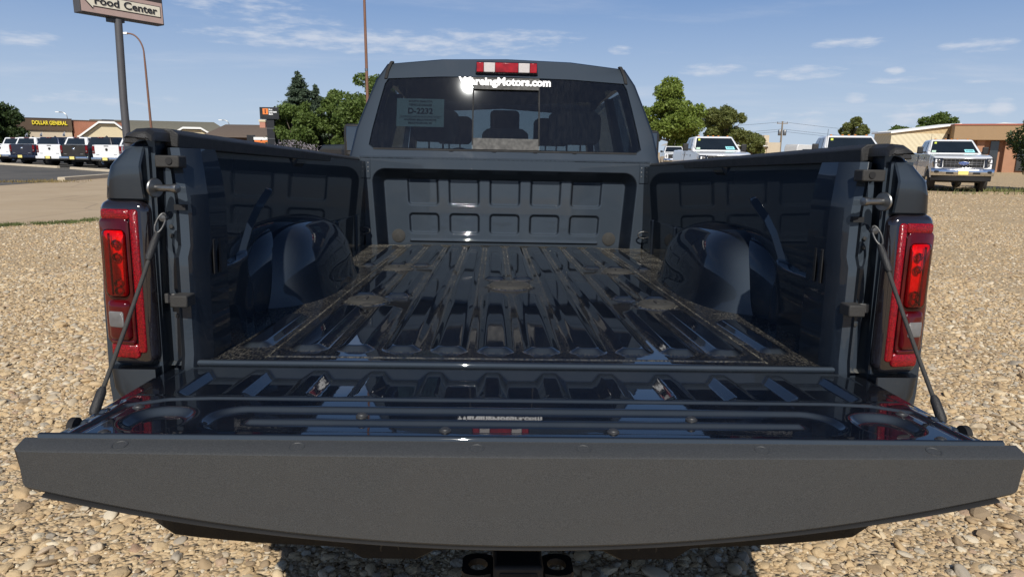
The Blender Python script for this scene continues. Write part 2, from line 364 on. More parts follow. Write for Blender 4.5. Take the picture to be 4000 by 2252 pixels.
def text(name, body, size, mat, parent, mw, extrude=.0015, bold=0., align='CENTER', sx=1.):
    """lettering as a thin mesh; mw maps the text's XY plane into the parent's space"""
    cu = bpy.data.curves.new('t', 'FONT'); cu.body = body; cu.size = size; cu.extrude = extrude; cu.offset = bold
    cu.align_x = align; cu.align_y = 'CENTER'; cu.resolution_u = 3
    ob = bpy.data.objects.new('t', cu); C.objects.link(ob)
    bpy.context.view_layer.update()
    me = bpy.data.meshes.new_from_object(ob.evaluated_get(bpy.context.evaluated_depsgraph_get()))
    bpy.data.objects.remove(ob, do_unlink=True); bpy.data.curves.remove(cu)
    me.transform(Matrix.Diagonal((sx, 1, 1, 1))); me.transform(mw); me.materials.clear(); me.name = name
    return finish(name, me, mat, parent, 0)
def frame(o, xdir, ydir):
    x = Vector(xdir).normalized(); y = Vector(ydir); y = (y - x*y.dot(x)).normalized(); z = x.cross(y)
    m = Matrix((x, y, z)).transposed().to_4x4(); m.translation = Vector(o); return m

# ------------------------------------------------------------------ ground, driveway, parking lot
GRAVCOL = [(0., (.16, .115, .075)), (.16, (.37, .26, .145)), (.34, (.51, .38, .22)), (.50, (.42, .29, .155)), (.64, (.60, .475, .305)), (.78, (.26, .235, .20)), (.90, (.66, .575, .43)), (1., (.28, .165, .105))]
b = NB('gravel_ground'); o = b.coord()
vc = b.n('ShaderNodeTexVoronoi'); vc.inputs['Scale'].default_value = 26; b.l(o, vc.inputs[0])
vd = b.n('ShaderNodeTexVoronoi'); vd.inputs['Scale'].default_value = 64; b.l(o, vd.inputs[0])
sepc = b.n('ShaderNodeSeparateColor'); b.l(vc.outputs['Color'], sepc.inputs[0])
sepd = b.n('ShaderNodeSeparateColor'); b.l(vd.outputs['Color'], sepd.inputs[0])
big = b.noise(.35, 5, .6, o); med = b.noise(2.3, 5, .6, o)
stone = b.mix(.45, b.ramp(sepc.outputs[0], GRAVCOL), b.ramp(sepd.outputs[1], GRAVCOL))
sand = b.mix(med, (.40, .29, .165), (.53, .395, .235))
colr = b.mix(b.mr(med, .35, .65, .75, .3), sand, stone)
colr = b.mix(b.mr(big, .3, .7, 0, .35), colr, sand)
p = b.bsdf(Base_Color=colr, Roughness=.92, Specular_IOR_Level=.25)
hh = b.math('ADD', b.math('MULTIPLY', vc.outputs['Distance'], -1.), b.math('MULTIPLY', vd.outputs['Distance'], -.5))
b.l(b.bump(hh, .8, .03), p.inputs['Normal']); GRAVEL = b.done(p)
b = NB('gravel_stone'); o = b.coord()
ca = b.attr('col', 'INSTANCER'); n_ = b.noise(30, 4, .6, o)
cc = b.ramp(ca, GRAVCOL)
cc = b.mix(b.math('MULTIPLY', b.mr(n_, .35, .75), .35), cc, (.60, .47, .30))
cc = b.mix(b.mr(b.noise(90, 3, .6, o), .45, .8, 0, .3), cc, (.17, .14, .11))
p = b.bsdf(Base_Color=cc, Roughness=.78, Specular_IOR_Level=.3); b.l(b.bump(b.noise(60, 4, .6, o), .35, .004), p.inputs['Normal']); STONE = b.done(p)
b = NB('worn_concrete'); o = b.coord()
st = b.noise(.5, 6, .65, o); fi = b.noise(40, 4, .7, o); cr = b.voro(.32, 'DISTANCE_TO_EDGE', None)
cc = b.mix(b.mr(st, .3, .7), (.36, .27, .17), (.45, .35, .235)); cc = b.mix(b.mr(fi, .3, .75, 0, .35), cc, (.27, .225, .17)); cc = b.mix(b.mr(cr, .0, .012, .5, 0.), cc, (.16, .13, .10))
p = b.bsdf(Base_Color=cc, Roughness=.9, Specular_IOR_Level=.3); b.l(b.bump(fi, .3, .01), p.inputs['Normal']); CONC = b.done(p)
b = NB('patched_asphalt'); o = b.coord()
st = b.noise(.35, 5, .65, o, .6); fi = b.noise(60, 3, .7, o)
cc = b.mix(b.mr(st, .35, .7), (.060, .058, .055), (.115, .105, .092)); cc = b.mix(b.mr(fi, .4, .8, 0, .5), cc, (.16, .15, .135))
p = b.bsdf(Base_Color=cc, Roughness=.88, Specular_IOR_Level=.3); b.l(b.bump(fi, .3, .01), p.inputs['Normal']); ASPH = b.done(p)
KERB = plain('pale_kerb_concrete', (.46, .39, .29), .9, 0, .2, 3, .3, 40)
GRASS = plain('dry_green_grass', (.085, .105, .03), .9, 0, .5, 3)

def sheet(name, poly, z, mat):
    return tag(MB().add([(x, y, z) for x, y in poly], [tuple(range(len(poly)))]).build(name, mat, None, 0), kind='structure')
sheet('ground', [(-2500, -2500), (2500, -2500), (2500, 2500), (-2500, 2500)], 0, GRAVEL)
sheet('driveway', [(-30.0, -15.6), (-8.63, 10.3), (-5.0, 14.7), (2.0, 24), (6, 34), (-2, 60), (-17.2, 60), (-17.2, 20), (-60, 20), (-60, -15.6)], .006, CONC)
sheet('parking_lot', [(-17.15, 22.0), (-17.05, 26.2), (-17.3, 31), (-10, 46), (-12, 92), (-140, 92), (-140, 22.0)], .012, ASPH)
def strip(name, pts, w, h, mat, zb=0.):
    mb = MB(); 
    secs = []
    for i, p in enumerate(pts):
        a = Vector(pts[max(0, i-1)]); c_ = Vector(pts[min(len(pts)-1, i+1)]); t = (c_-a).normalized(); n = Vector((-t.y, t.x)); p = Vector(p)
        q0, q1 = p - n*w/2, p + n*w/2
        secs.append([(q0.x, q0.y, zb), (q1.x, q1.y, zb), (q1.x - n.x*.03, q1.y-n.y*.03, zb+h), (q0.x + n.x*.03, q0.y+n.y*.03, zb+h)])
    return tag(mb.loft(secs).build(name, mat, None, 40, .015, 2), kind='structure')
strip('kerb', [(-17.0, 25.4), (-17.15, 27.5), (-17.4, 31), (-17.6, 34)], .32, .17, KERB)
strip('kerb', [(-44, 54.2), (-36.6, 48.5), (-29.6, 43.1), (-26.9, 41.0)], .22, .14, KERB)
strip('kerb', [(-25.2, 39.5), (-22.0, 36.7), (-19.4, 34.6)], .22, .14, KERB)

def blades(name, pts, hmin, hmax, mat, label):
    """upright grass blades, one object"""
    P = np.array(pts); n = len(P); h = rng.uniform(hmin, hmax, n); a = rng.uniform(0, 6.28, n); w = h*.09 + .004
    lean = rng.normal(0, .35, (n, 2))*h[:, None]
    dx, dy = np.cos(a)*w, np.sin(a)*w
    V = np.zeros((n, 3, 3)); V[:, 0, 0] = P[:, 0]-dx; V[:, 0, 1] = P[:, 1]-dy; V[:, 1, 0] = P[:, 0]+dx; V[:, 1, 1] = P[:, 1]+dy
    V[:, 2, 0] = P[:, 0]+lean[:, 0]; V[:, 2, 1] = P[:, 1]+lean[:, 1]; V[:, 2, 2] = h
    me = bpy.data.meshes.new(name); me.from_pydata(V.reshape(-1, 3).tolist(), [], np.arange(3*n).reshape(-1, 3).tolist())
    return tag(finish(name, me, mat, None, 0), label, 'grass', None, 'stuff')
t_ = rng.uniform(0, 1, 7000); off = rng.normal(0, .13, 7000)*(.35+rng.uniform(0, 1, 7000)) + .12*np.sin(t_*21)
gp = np.stack([-9.3 + 3.4*t_ + off*.77, 9.5 + 4.13*t_ - off*.64], 1)
keep = (np.sin(t_*37)+np.sin(t_*83+1) + rng.normal(0, .7, 7000)) > -.7
blades('grass', gp[keep], .02, .06, GRASS, 'low green grass growing along the edge of the concrete driveway')
gp = np.concatenate([rng.normal((19.6, 25.5), (.9, .3), (350, 2)), rng.normal((21.5, 25.2), (1.0, .45), (500, 2)), rng.normal((19.5, 23.2), (2.5, .12), (150, 2))])
blades('weeds', gp, .05, .22, plain('weed_green', (.13, .14, .05), .9, 0, .5, 2), 'sparse dry weeds in the gravel around the parked silver pickup')
gp = np.concatenate([rng.normal((-17.2, 25.0), (.5, .45), (500, 2)), rng.normal((-18.2, 24.4), (.7, .25), (300, 2))])
blades('weeds', gp, .03, .13, plain('dry_weed', (.20, .15, .06), .9, 0, .5, 2), 'dry brown weeds at the broken end of the kerb')

# loose stones: a point cloud with instanced stones (uncountable, one object)
def gravel_points():
    P = []; S = []
    def zone(n, x0, x1, y0, y1, smin, smax, pw):
        x = rng.uniform(x0, x1, n); y = rng.uniform(y0, y1, n)
        ok = ~((x > -7.9+.0*y) & False) & ((y-10.3) < (x+8.63)*1.215 - .1)
        pat = .5+.25*np.sin(1.7*x+.9*np.sin(1.3*y))+.25*np.sin(2.3*y-1.1*x+np.sin(.9*x)); ok &= rng.uniform(0, 1, n) < np.clip(.45+.85*pat, 0, 1)
        u = rng.uniform(0, 1, n)**pw; P.append(np.stack([x, y], 1)[ok]); S.append((smin+(smax-smin)*u)[ok])
    # close by: everything under the eye
    zone(34000, -3.4, 3.4, -.3, 2.2, .005, .011, 1.3)
    zone(15000, -3.4, 3.4, -.3, 2.2, .010, .030, 3.4)
    zone(420, -3.4, 3.4, -.3, 2.4, .026, .042, 1.5)
    zone(500, -6, 6, 2.4, 7.0, .026, .045, 1.5)
    zone(34000, -5.2, -0.8, 2.0, 6.0, .007, .016, 1.6)
    zone(34000, 0.8, 5.4, 2.0, 6.0, .007, .016, 1.6)
    zone(7500, -5.2, -0.8, 2.0, 6.0, .013, .032, 3.0)
    zone(7500, 0.8, 5.4, 2.0, 6.0, .013, .032, 3.0)
    zone(26000, -9.5, -2, 5.5, 13, .010, .024, 2.4)
    zone(34000, 2, 11.0, 5.5, 14, .010, .024, 2.4)
    zone(14000, 6, 22, 13, 24, .014, .030, 2.2)
    P = np.concatenate(P); S = np.concatenate(S)
    tx = (np.abs(np.abs(P[:, 0])-.86) < .2) & (np.abs(P[:, 1]-1.1) < .3)
    return P[~tx], S[~tx]
P, S = gravel_points(); n = len(P)
me = bpy.data.meshes.new('gravel_stones'); me.vertices.add(n)
co = np.zeros((n, 3), np.float32); co[:, :2] = P; co[:, 2] = S*rng.uniform(-.12, .22, n); me.vertices.foreach_set('co', co.ravel())
def at(nm, ty, vals, key='value'):
    a_ = me.attributes.new(nm, ty, 'POINT'); a_.data.foreach_set(key, np.ascontiguousarray(vals.ravel()))
rot = rng.normal(0, .28, (n, 3)).astype(np.float32); rot[:, 2] = rng.uniform(0, 6.28, n)
scl = (S[:, None]*np.stack([rng.uniform(.8, 1.35, n), rng.uniform(.65, 1.05, n), rng.uniform(.32, .62, n)], 1)).astype(np.float32)
at('rot', 'FLOAT_VECTOR', rot, 'vector'); at('scl', 'FLOAT_VECTOR', scl, 'vector')
at('col', 'FLOAT', rng.uniform(0, 1, n).astype(np.float32)); at('idx', 'INT', rng.integers(0, 8, n).astype(np.int32))
gob = bpy.data.objects.new('gravel_stones', me); C.objects.link(gob); tag(gob, 'loose tan and grey river stones covering the lot', 'gravel', None, 'stuff')
ng = bpy.data.node_groups.new('scatter_stones', 'GeometryNodeTree')
ng.interface.new_socket('Geometry', in_out='INPUT', socket_type='NodeSocketGeometry'); ng.interface.new_socket('Geometry', in_out='OUTPUT', socket_type='NodeSocketGeometry')
gi = ng.nodes.new('NodeGroupInput'); go = ng.nodes.new('NodeGroupOutput'); gN = ng.nodes.new; gL = ng.links.new
join = gN('GeometryNodeJoinGeometry')
for k in range(8):
    ico = gN('GeometryNodeMeshIcoSphere'); ico.inputs['Radius'].default_value = 1; ico.inputs['Subdivisions'].default_value = 2 if k < 4 else 3
    pos = gN('GeometryNodeInputPosition')
    vo = gN('ShaderNodeTexVoronoi'); vo.voronoi_dimensions = '4D'; vo.feature = 'SMOOTH_F1' if k % 2 else 'F1'; vo.inputs['Scale'].default_value = .75; vo.inputs['W'].default_value = k*3.7
    noi = gN('ShaderNodeTexNoise'); noi.noise_dimensions = '4D'; noi.inputs['Scale'].default_value = 1.1; noi.inputs['W'].default_value = k*1.9+.4; noi.inputs['Detail'].default_value = 2
    gL(pos.outputs[0], vo.inputs['Vector']); gL(pos.outputs[0], noi.inputs['Vector'])
    m1 = gN('ShaderNodeMath'); m1.operation = 'MULTIPLY_ADD'; gL(noi.outputs[0], m1.inputs[0]); m1.inputs[1].default_value = 1.1; m1.inputs[2].default_value = .2
    m2 = gN('ShaderNodeMath'); m2.operation = 'MULTIPLY_ADD'; gL(vo.outputs['Distance'], m2.inputs[0]); m2.inputs[1].default_value = .42; gL(m1.outputs[0], m2.inputs[2])
    sc_ = gN('ShaderNodeVectorMath'); sc_.operation = 'SCALE'; gL(pos.outputs[0], sc_.inputs[0]); gL(m2.outputs[0], sc_.inputs['Scale'])
    sp = gN('GeometryNodeSetPosition'); gL(ico.outputs[0], sp.inputs['Geometry']); gL(sc_.outputs[0], sp.inputs['Position'])
    ss = gN('GeometryNodeSetShadeSmooth'); gL(sp.outputs[0], ss.inputs['Geometry']); ss.inputs['Shade Smooth'].default_value = bool(k % 3)
    g2i = gN('GeometryNodeGeometryToInstance'); gL(ss.outputs[0], g2i.inputs[0]); gL(g2i.outputs[0], join.inputs[0])
def nattr(nm, ty):
    a_ = gN('GeometryNodeInputNamedAttribute'); a_.data_type = ty; a_.inputs[0].default_value = nm; return a_.outputs[0]
iop = gN('GeometryNodeInstanceOnPoints'); iop.inputs['Pick Instance'].default_value = True
m2p = gN('GeometryNodeMeshToPoints'); gL(gi.outputs[0], m2p.inputs[0]); gL(m2p.outputs[0], iop.inputs['Points'])
gL(join.outputs[0], iop.inputs['Instance']); gL(nattr('idx', 'INT'), iop.inputs['Instance Index'])
e2r = gN('FunctionNodeEulerToRotation'); gL(nattr('rot', 'FLOAT_VECTOR'), e2r.inputs[0]); gL(e2r.outputs[0], iop.inputs['Rotation'])
gL(nattr('scl', 'FLOAT_VECTOR'), iop.inputs['Scale'])
sm = gN('GeometryNodeSetMaterial'); sm.inputs['Material'].default_value = STONE; gL(iop.outputs[0], sm.inputs[0]); gL(sm.outputs[0], go.inputs[0])
gob.data.materials.append(STONE)
gob.modifiers.new('scatter', 'NODES').node_group = ng

# ------------------------------------------------------------------ the open pickup
# built in the truck's own frame: x right, y forward from the rear edge of the bed floor, z up from the bed floor
TM = Matrix(((.99996, .00132, .00887), (-.00163, .99939, .03482), (-.00882, -.03483, .99935)))
TO = Vector((-.0017, -.0159, .9214)); BASE = Vector((0, 1.1, -.90))
truck = bpy.data.objects.new('pickup_truck', None); C.objects.link(truck)
mw_ = TM.to_4x4(); mw_.translation = TO + TM @ BASE; truck.matrix_world = mw_
tag(truck, 'dark slate blue pickup on the gravel with its tailgate down and ribbed bed open', 'pickup truck')
TL = tuple(-BASE)
def tp(mb, name, mat, smooth=40, bevel=0, seg=2): return mb.build(name, mat, truck, smooth, bevel, seg, TL)
def ts(mb, name, mat, parent, smooth=40, bevel=0, seg=2): return mb.build(name, mat, parent, smooth, bevel, seg)

# --- bed floor with raised ribs
ribs = []
for s in (-1, 1):
    for i, xr in enumerate((.057, .171, .285, .399, .514)):
        segs = {0: ((.085, .90), (1.215, 2.46)), 1: ((.085, 2.46),), 2: ((.085, 2.46),), 3: ((.085, .63), (.80, 1.39), (1.585, 2.46)), 4: ((.085, .63), (.80, 1.39), (1.585, 2.46))}[i]
        for y0, y1 in segs: ribs.append((s*xr, y0, y1, .046))
    ribs.append((s*.650, .125, .51, .040)); ribs.append((s*.648, 1.60, 2.44, .038)); 
def floor_sd(X, Y):
    d = np.full(X.shape, 9.)
    for x, y0, y1, hw in ribs: d = np.minimum(d, sd_rr(X, Y, x, (y0+y1)/2, hw, (y1-y0)/2, hw*.80))
    return d
PUCKS = [(s*.487, .715, .0625) for s in (-1, 1)] + [(s*.492, 1.487, .0625) for s in (-1, 1)] + [(0, 1.065, .08)]
def floor_P(X, Y):
    d = floor_sd(X, Y); z = .0115*np.clip(-d/.021, 0, 1)
    z = z - .004*sstep(np.abs(X), .590, .594) - .003*(np.abs(np.abs(X)-.588) < .003) - .0025*(np.abs(Y-.042) < .004)*(np.abs(X) < .59)
    z = z - .0012*np.sin(Y*9)*np.cos(X*7)*.6
    for x, y, r in PUCKS: z = z + .004*(1-sstep(np.hypot(X-x, Y-y), r+.004, r+.02))
    z = z - .008*sstep(-Y, -.012, 0)
    return X, Y, z
def floor_dust(X, Y):
    d = floor_sd(X, Y)
    v = .34*sstep(d, -.002, .012) + .75*np.exp(-((d-.001)/.0045)**2) + .03
    v = v*(.30 + .85*np.clip((Y-.3)/2.0, 0, 1)) + .4*sstep(Y, 2.35, 2.55)*sstep(d, -.004, .008) + .30*sstep(np.abs(X), .55, .70)*sstep(d, -.002, .01)
    v = v + 1.1*np.exp(-((np.abs(X)-.590)/.004)**2)*(Y > .04) + .8*np.exp(-((Y-.042)/.004)**2)*(np.abs(X) < .59)
    for x, y, r in PUCKS: v = v + .8*np.exp(-((np.hypot(X-x, Y-y)-r-.003)/.0035)**2)
    return np.clip(v, 0, 1.3)
fl = grid('bed_floor', np.linspace(-.90, .90, 361), np.concatenate([np.linspace(0, .14, 40)[:-1], np.linspace(.14, 2.56, 330)]), floor_P, BED, truck, floor_dust, 50, TL)
for x, y, r in PUCKS:
    ts(MB().lathe([(0, .009), (r*.50, .009), (r*.52, .012), (r*.62, .0125), (r*.66, .0105), (r*.72, .0105), (r*.76, .0125), (r*.93, .010), (r, .002), (r, -.004)], (x, y, .003), (0, 0, 1), 36), 'hole_plug', DRUBBER, fl, 60)
    ts(MB().box(x-r*.10, x+r*.10, y-r*.42, y+r*.42, .010, .0165), 'plug_handle', RUBBER, fl, 40, .002)
for x, y in ((-.46, .60), (-.45, 1.56)):
    ts(MB().lathe([(0, .018), (.012, .018), (.018, .0165), (.019, .012)], (x, y, 0), (0, 0, 1), 20), 'rubber_dot', DRUBBER, fl)
# rear sill
tp(MB().loft([[(x, .004, -.036), (x, -.001, -.012), (x, -.004, -.006), (x, -.003, -.0005), (x, .004, .0025), (x, .012, .000), (x, .014, -.036)] for x in np.linspace(-.742, .742, 40)]), 'sill', PAINT, 60)

# --- headboard with stamped pockets
sq = [(k*.2535, .345, .098, .115) for k in range(-2, 3)] + [(k*.2535, .123, .098, .066) for k in range(-2, 3)]
def head_P(X, Z):
    hw = .828 + .037*Z/.513
    d = sd_rr(X, Z, 0, .205, .800, .244, .085)
    d = np.where(Z < .2, sd_rr(X, np.maximum(Z, .12), 0, .205, .800, .244, .085), d)
    y = 2.546 + .085*np.clip(-d/.058, 0, 1)
    for x, z, a, b_ in sq:
        e = sd_rr(X, Z, x, z, a, b_, .028)
        inside = 1-sstep(e, -.016, 0.)
        y = y + .014*inside*sstep(-d, .050, .060)
    y = y - .010*np.exp(-((Z-.018)/.006)**2)*(np.abs(X) < .60)
    y = y - .016*sstep(Z, .500, .513)*0
    return X*hw/.865, y, Z
hd = grid('headboard', np.linspace(-.868, .868, 420), np.linspace(-.012, .517, 150), head_P, PAINT, truck, None, 60, TL)
tp(MB().box(-.868, .868, 2.546, 2.605, .500, .519), 'headboard_top', PAINT, 40, .006)
for s in (-1, 1):
    ts(MB().lathe([(0, .004), (.036, .004), (.041, .001), (.042, -.01)], (s*.648, 2.629, .045), (0, -1, .02), 28), 'drain_plug', DRUBBER, hd)
    for z in (.44, .375, .335):
        ts(MB().lathe([(0, .014), (.007, .013), (.010, .006), (.013, .004), (.014, 0)], (s*.862, 2.545, z), (-s*.6, -.8, 0), 16), 'bolt', DSTEEL, hd)
    ts(MB().box(s*.80 if s > 0 else -.858, .858 if s > 0 else -.80, 2.540, 2.5475, .39, .505), 'gusset_plate', PAINT, hd, 40, .002)
    for x in (.812, .832):
        for z in (.48, .455, .43): ts(MB().lathe([(0, .002), (.003, .0015), (.004, 0)], (s*x, 2.5402, z), (0, -1, 0), 10), 'rivet', STEEL, hd)
    # tie-down loop in the front corner
    pts = [(s*(.868+.030*math.cos(a)*1.25)-s*.03, 2.50, .085+.020*math.sin(a)*(1.0)) for a in np.linspace(0, 2*math.pi, 20)[:-1]]
    tp(MB().tube(pts, .0045, 8, True), 'tie_down_loop', DSTEEL, 60)
    tp(MB().box(min(s*.835, s*.875), max(s*.835, s*.875), 2.49, 2.53, .080, .090), 'tie_down_base', PLASTIC, 40, .003)

# --- bed side inner walls: an offset field over (y, z)
def wall_x(Y): return .830 + .055*np.clip(Y/2.546, 0, 1)
def wall_off(Y, Z):
    o = np.zeros(Y.shape)
    o += .050*(1-sstep(Z, .165, .190))*(1-sstep(Y, .50, .56))                       # rear shelf
    o += .020*(1-sstep(Z, .165, .175))*(1-sstep(np.abs(Y-.20), .06, .07))
    o += .045*(1-sstep(Z, .185, .215))*sstep(Y, 1.58, 1.62)                          # front shelf
    for yc in (1.80, 2.30): o += .010*(1-sstep(np.abs(Y-yc), .035, .045))*(1-sstep(Z, .185, .20))
    e = np.hypot((Y-1.05)/.60, Z/.335)                                              # raised arch round the wheelhouse
    o += .012*(1-sstep(e, .92, .99))
    st = sd_signed(Y, Z, [(.42, .10), (.45, .19), (.55, .29), (.64, .345), (.76, .395)])        # curved strap, its lower edge proud of the wall
    o += .040*np.clip((st+.058)/.116, 0, 1)*(1-sstep(st, .056, .074))*sstep(Z, .165, .185)*(1-sstep(Z + .25*(Y-.70), .385, .41))
    st2 = sd_rr(Y, Z, .86, .375, .04, .022, .012); o += .016*(1-sstep(st2, -.004, .006))
    for yc, zl, hw in ((1.16, .31, .075), (.12, .30, .06)):   # stake pockets
        o += .024*(1-sstep(np.abs(Y-yc), hw-.012, hw))*sstep(Z, zl, zl+.03)
    pn = sd_rr(Y, Z, .33, .315, .13, .075, .03); o -= .010*(1-sstep(pn, -.014, 0))
    pn = sd_rr(Y, Z, 1.80, .315, .34, .085, .04); o -= .005*(1-sstep(pn, -.05, 0))
    o += .024*sstep(Z, .425, .47)
    return o
for s in (-1, 1):
    def wall_P(Y, Z, s=s): return s*(wall_x(Y) - wall_off(Y, Z)), Y, Z
    bs = grid('bed_side_inner_panel', np.linspace(.03, 2.55, 640), np.linspace(-.01, .485, 200), wall_P, PAINT, truck, None, 50, TL, flip=s > 0)
    # wheelhouse
    U = np.linspace(0, 1, 61); V = np.linspace(0, 1, 41)
    def wh_P(u, v, s=s):
        th = (u)*math.pi; ph = v*math.pi/2
        ex = .70; f = lambda c: np.sign(c)*np.abs(c)**ex
        r_xy = f(np.cos(ph)); zc = f(np.sin(ph))
        yy = f(np.cos(th))*r_xy; xx = f(np.sin(th))*r_xy
        flare = np.clip(1-zc, 0, 1)**6*.02
        return s*(.875 - xx*(.232+flare)), 1.075 - yy*(.465+flare), zc*.268 - .006
    grid('wheelhouse', U, V, wh_P, PAINT, truck, None, 180, TL, flip=s > 0)
    def wo_P(u, v, s=s):
        th = u*math.pi; ph = v*math.pi/2; f = lambda c: np.sign(c)*np.abs(c)**.6
        return s*(.88 - f(np.sin(th))*f(np.cos(ph))*.135), 1.055 - f(np.cos(th))*f(np.cos(ph))*.545, f(np.sin(ph))*.252 - .006
    grid('wheelhouse_flange', U, V, wo_P, PAINT, truck, None, 180, TL, flip=s > 0)
    # rail cap
    secs = []
    for y in np.linspace(.03, 2.60, 30):
        xi = .757 + .106*max(0, y-.03)/2.516; zt = .508
        secs.append([(s*(xi), y, .470), (s*(xi-.002), y, .500), (s*(xi+.012), y, zt+.002), (s*(xi+.06), y, zt+.004), (s*(xi+.11), y, zt-.008), (s*(xi+.118), y, .478), (s*(xi+.03), y, .474)])
    tp(MB().loft(secs), 'rail_cap', PLASTIC, 50, .003)
    secs = []
    for y, w, h in ((-.052, .0, -.020), (-.050, .9, -.008), (-.035, 1., .0), (.05, 1., .001), (.10, 1., .0)):
        secs.append([(s*.772, y, .482), (s*.773, y, .500+h), (s*.785, y, .508+h), (s*(.785+.025*w), y, .506+h), (s*(.785+.045*w), y, .494+h*.6), (s*(.785+.050*w), y, .486)])
    tp(MB().loft(secs), 'rail_end_cap', PLASTIC, 60, .003)
    # outer bed side
    prof = [(.782, .488), (.812, .486), (.842, .462), (.866, .418), (.876, .400), (.892, .352), (.906, .30), (.915, .15), (.917, -.05), (.905, -.20), (.880, -.30), (.84, -.31), (.80, -.30)]
    secs = []
    for y in (-.020, .0, .1, .4, .8, 1.2, 1.8, 2.3, 2.56):
        g = 1; k = .075*(1-(1-min(1, max(0, y)/1.6))**2)
        secs.append([(s*(x*g + k*(1 if x > .80 else .6)), y, z) for x, z in prof])
    tp(MB().loft(secs), 'bed_side', PAINT, 35)
    secs = []
    for z, yb, xo in ((.358, -.040, .892), (.362, -.046, .892), (.400, -.053, .884), (.428, -.056, .873), (.436, -.053, .868), (.462, -.038, .850), (.482, -.022, .826), (.488, -.012, .816)):
        ring_ = [(s*.796, .0, z), (s*.798, yb+.004, z), (s*.801, yb, z)]
        for t_k in (.2, .45, .65, .8, .92, 1.0): ring_.append((s*(.801+(xo-.801)*t_k), yb + .006*t_k + .022*t_k**8, z))
        ring_.append((s*(xo+.003), yb+.045, z)); ring_.append((s*(xo+.004), .06, z)); secs.append(ring_ + [(s*.80, .05, z)])
    tp(MB().loft(secs), 'fender_corner', PAINT, 30)
    tp(MB().loft([[(s*.80, y, .38), (s*.80, y, -.30), (s*.86, y, -.30), (s*.86, y, .38)] for y in (-.030, .02)]), 'bed_corner_backing', SEAM)
    # tailgate post
    post = [(.806, -.030), (.792, -.030), (.788, .012), (.768, .014), (.760, -.008), (.750, -.014), (.732, -.011), (.714, .014), (.706, .034), (.704, .13), (.75, .16), (.84, .16), (.84, -.030)]
    secs = []
    for z, dx, dy in ((-.035, .006, 0), (.0, .002, 0), (.02, 0, 0), (.20, 0, 0), (.235, .0, .0), (.26, -.004, .006), (.36, -.004, .006), (.42, .002, .008), (.445, .008, .014), (.470, .014, .022)):
        secs.append([(s*(x + (dx if x < .77 else 0)), y + (dy if x < .77 and y < .05 else 0), z) for x, y in post])
    po = tp(MB().loft(secs), 'tailgate_post', PAINT, 14)
    ts(MB().box(min(s*.728, s*.752), max(s*.728, s*.752), -.018, .02, .338, .350), 'seam_strip', SEAM, po)
    for z in (.30, .28, .10): ts(MB().lathe([(0, .002), (.004, .0018), (.005, 0)], (s*.775, .0125, z), (0, -1, 0), 10), 'rivet', DSTEEL, po)
    for y in (.055, .085):
        ts(MB().loft([[(s*.7035, y-.006, z), (s*.7005, y-.006, z), (s*.7005, y+.006, z), (s*.7035, y+.006, z)] for z in (.19, .27)]), 'slot', SEAM, po, 40, .002)
    # rubber stops
    bl = tp(MB().box(min(s*.722, s*.772), max(s*.722, s*.772), -.048, -.010, .4275, .4525), 'upper_rubber_stop', RUBBER, 40, .003)
    ts(MB().cyl((s*.742, -.0485, .441), (0, -1, 0), .007, .002, 16), 'hole', SEAM, bl)
    bl = tp(MB().box(min(s*.720, s*.757), max(s*.720, s*.757), -.055, -.012, .132, .158), 'lower_rubber_stop', RUBBER, 40, .003)
    ts(MB().box(min(s*.757, s*.785), max(s*.757, s*.785), -.020, -.012, .134, .156), 'stop_bracket', DSTEEL, bl, 40, .002)
    # striker pin
    pn = tp(MB().lathe([(0, .0), (.0085, .001), (.0095, .004), (.0095, .012), (.0075, .014), (.0075, .055), (.008, .058)], (s*.722, -.058, .385), (s*.93, .37, 0), 20), 'striker_pin', STEEL, 30)
    ts(MB().lathe([(0, 0), (.019, 0), (.0205, .002), (.0205, .004), (0, .005)], (s*.776, -.040, .385), (s*.93, .37, 0), 28), 'washer', STEEL, pn, 30)
    # tail lamp
    def rr2(x0, x1, z0, z1, r, n=5):
        out_ = []
        for (cx, cz, a0) in ((x1-r, z1-r, 0), (x0+r, z1-r, 90), (x0+r, z0+r, 180), (x1-r, z0+r, 270)):
            for i in range(n+1):
                a = R_(a0+90*i/n); out_.append((cx+r*math.cos(a), cz+r*math.sin(a)))
        return out_
    def lamp_body(x0, x1, z0, z1, r, ys, ins, wrap=0.):
        secs = []
        for y, i_ in zip(ys, ins):
            secs.append([(s*(x + (wrap*0)), y + max(0, x-.865)*wrap, z) for x, z in rr2(x0+i_, x1-i_, z0+i_, z1-i_, max(.002, r-i_))])
        return MB().loft(secs)
    lamp = lamp_body(.793, .905, .000, .360, .026, (.02, -.030, -.046, -.052), (0, 0, .004, .012), .45).build('tail_lamp', GLOSSBLK, truck, 50, 0, 2, TL)
    # C-shaped reflector: top bar, inner bar, bottom bar
    for nm, (x0, x1, z0, z1) in (('reflector_top', (.828, .896, .318, .340)), ('reflector_side', (.812, .830, .030, .340)), ('reflector_bottom', (.828, .894, .018, .050))):
        lamp_body(x0, x1, z0, z1, .007, (-.046, -.0535, -.0555), (0, .0005, .003), .45).build(nm, REFL, lamp, 50)
    lamp_body(.832, .904, .048, .322, .014, (-.040, -.0525, -.0545), (0, .001, .004), .45).build('recess', REDD, lamp, 50)
    lamp_body(.838, .895, .152, .298, .014, (-.045, -.060, -.065, -.067), (0, .001, .006, .014), .45).build('brake_lens', REDT, lamp, 60)
    lamp_body(.840, .893, .155, .295, .010, (-.050, -.0565, -.0572), (0, .001, .002), .45).build('lamp_backing', LAMPB, lamp, 60)
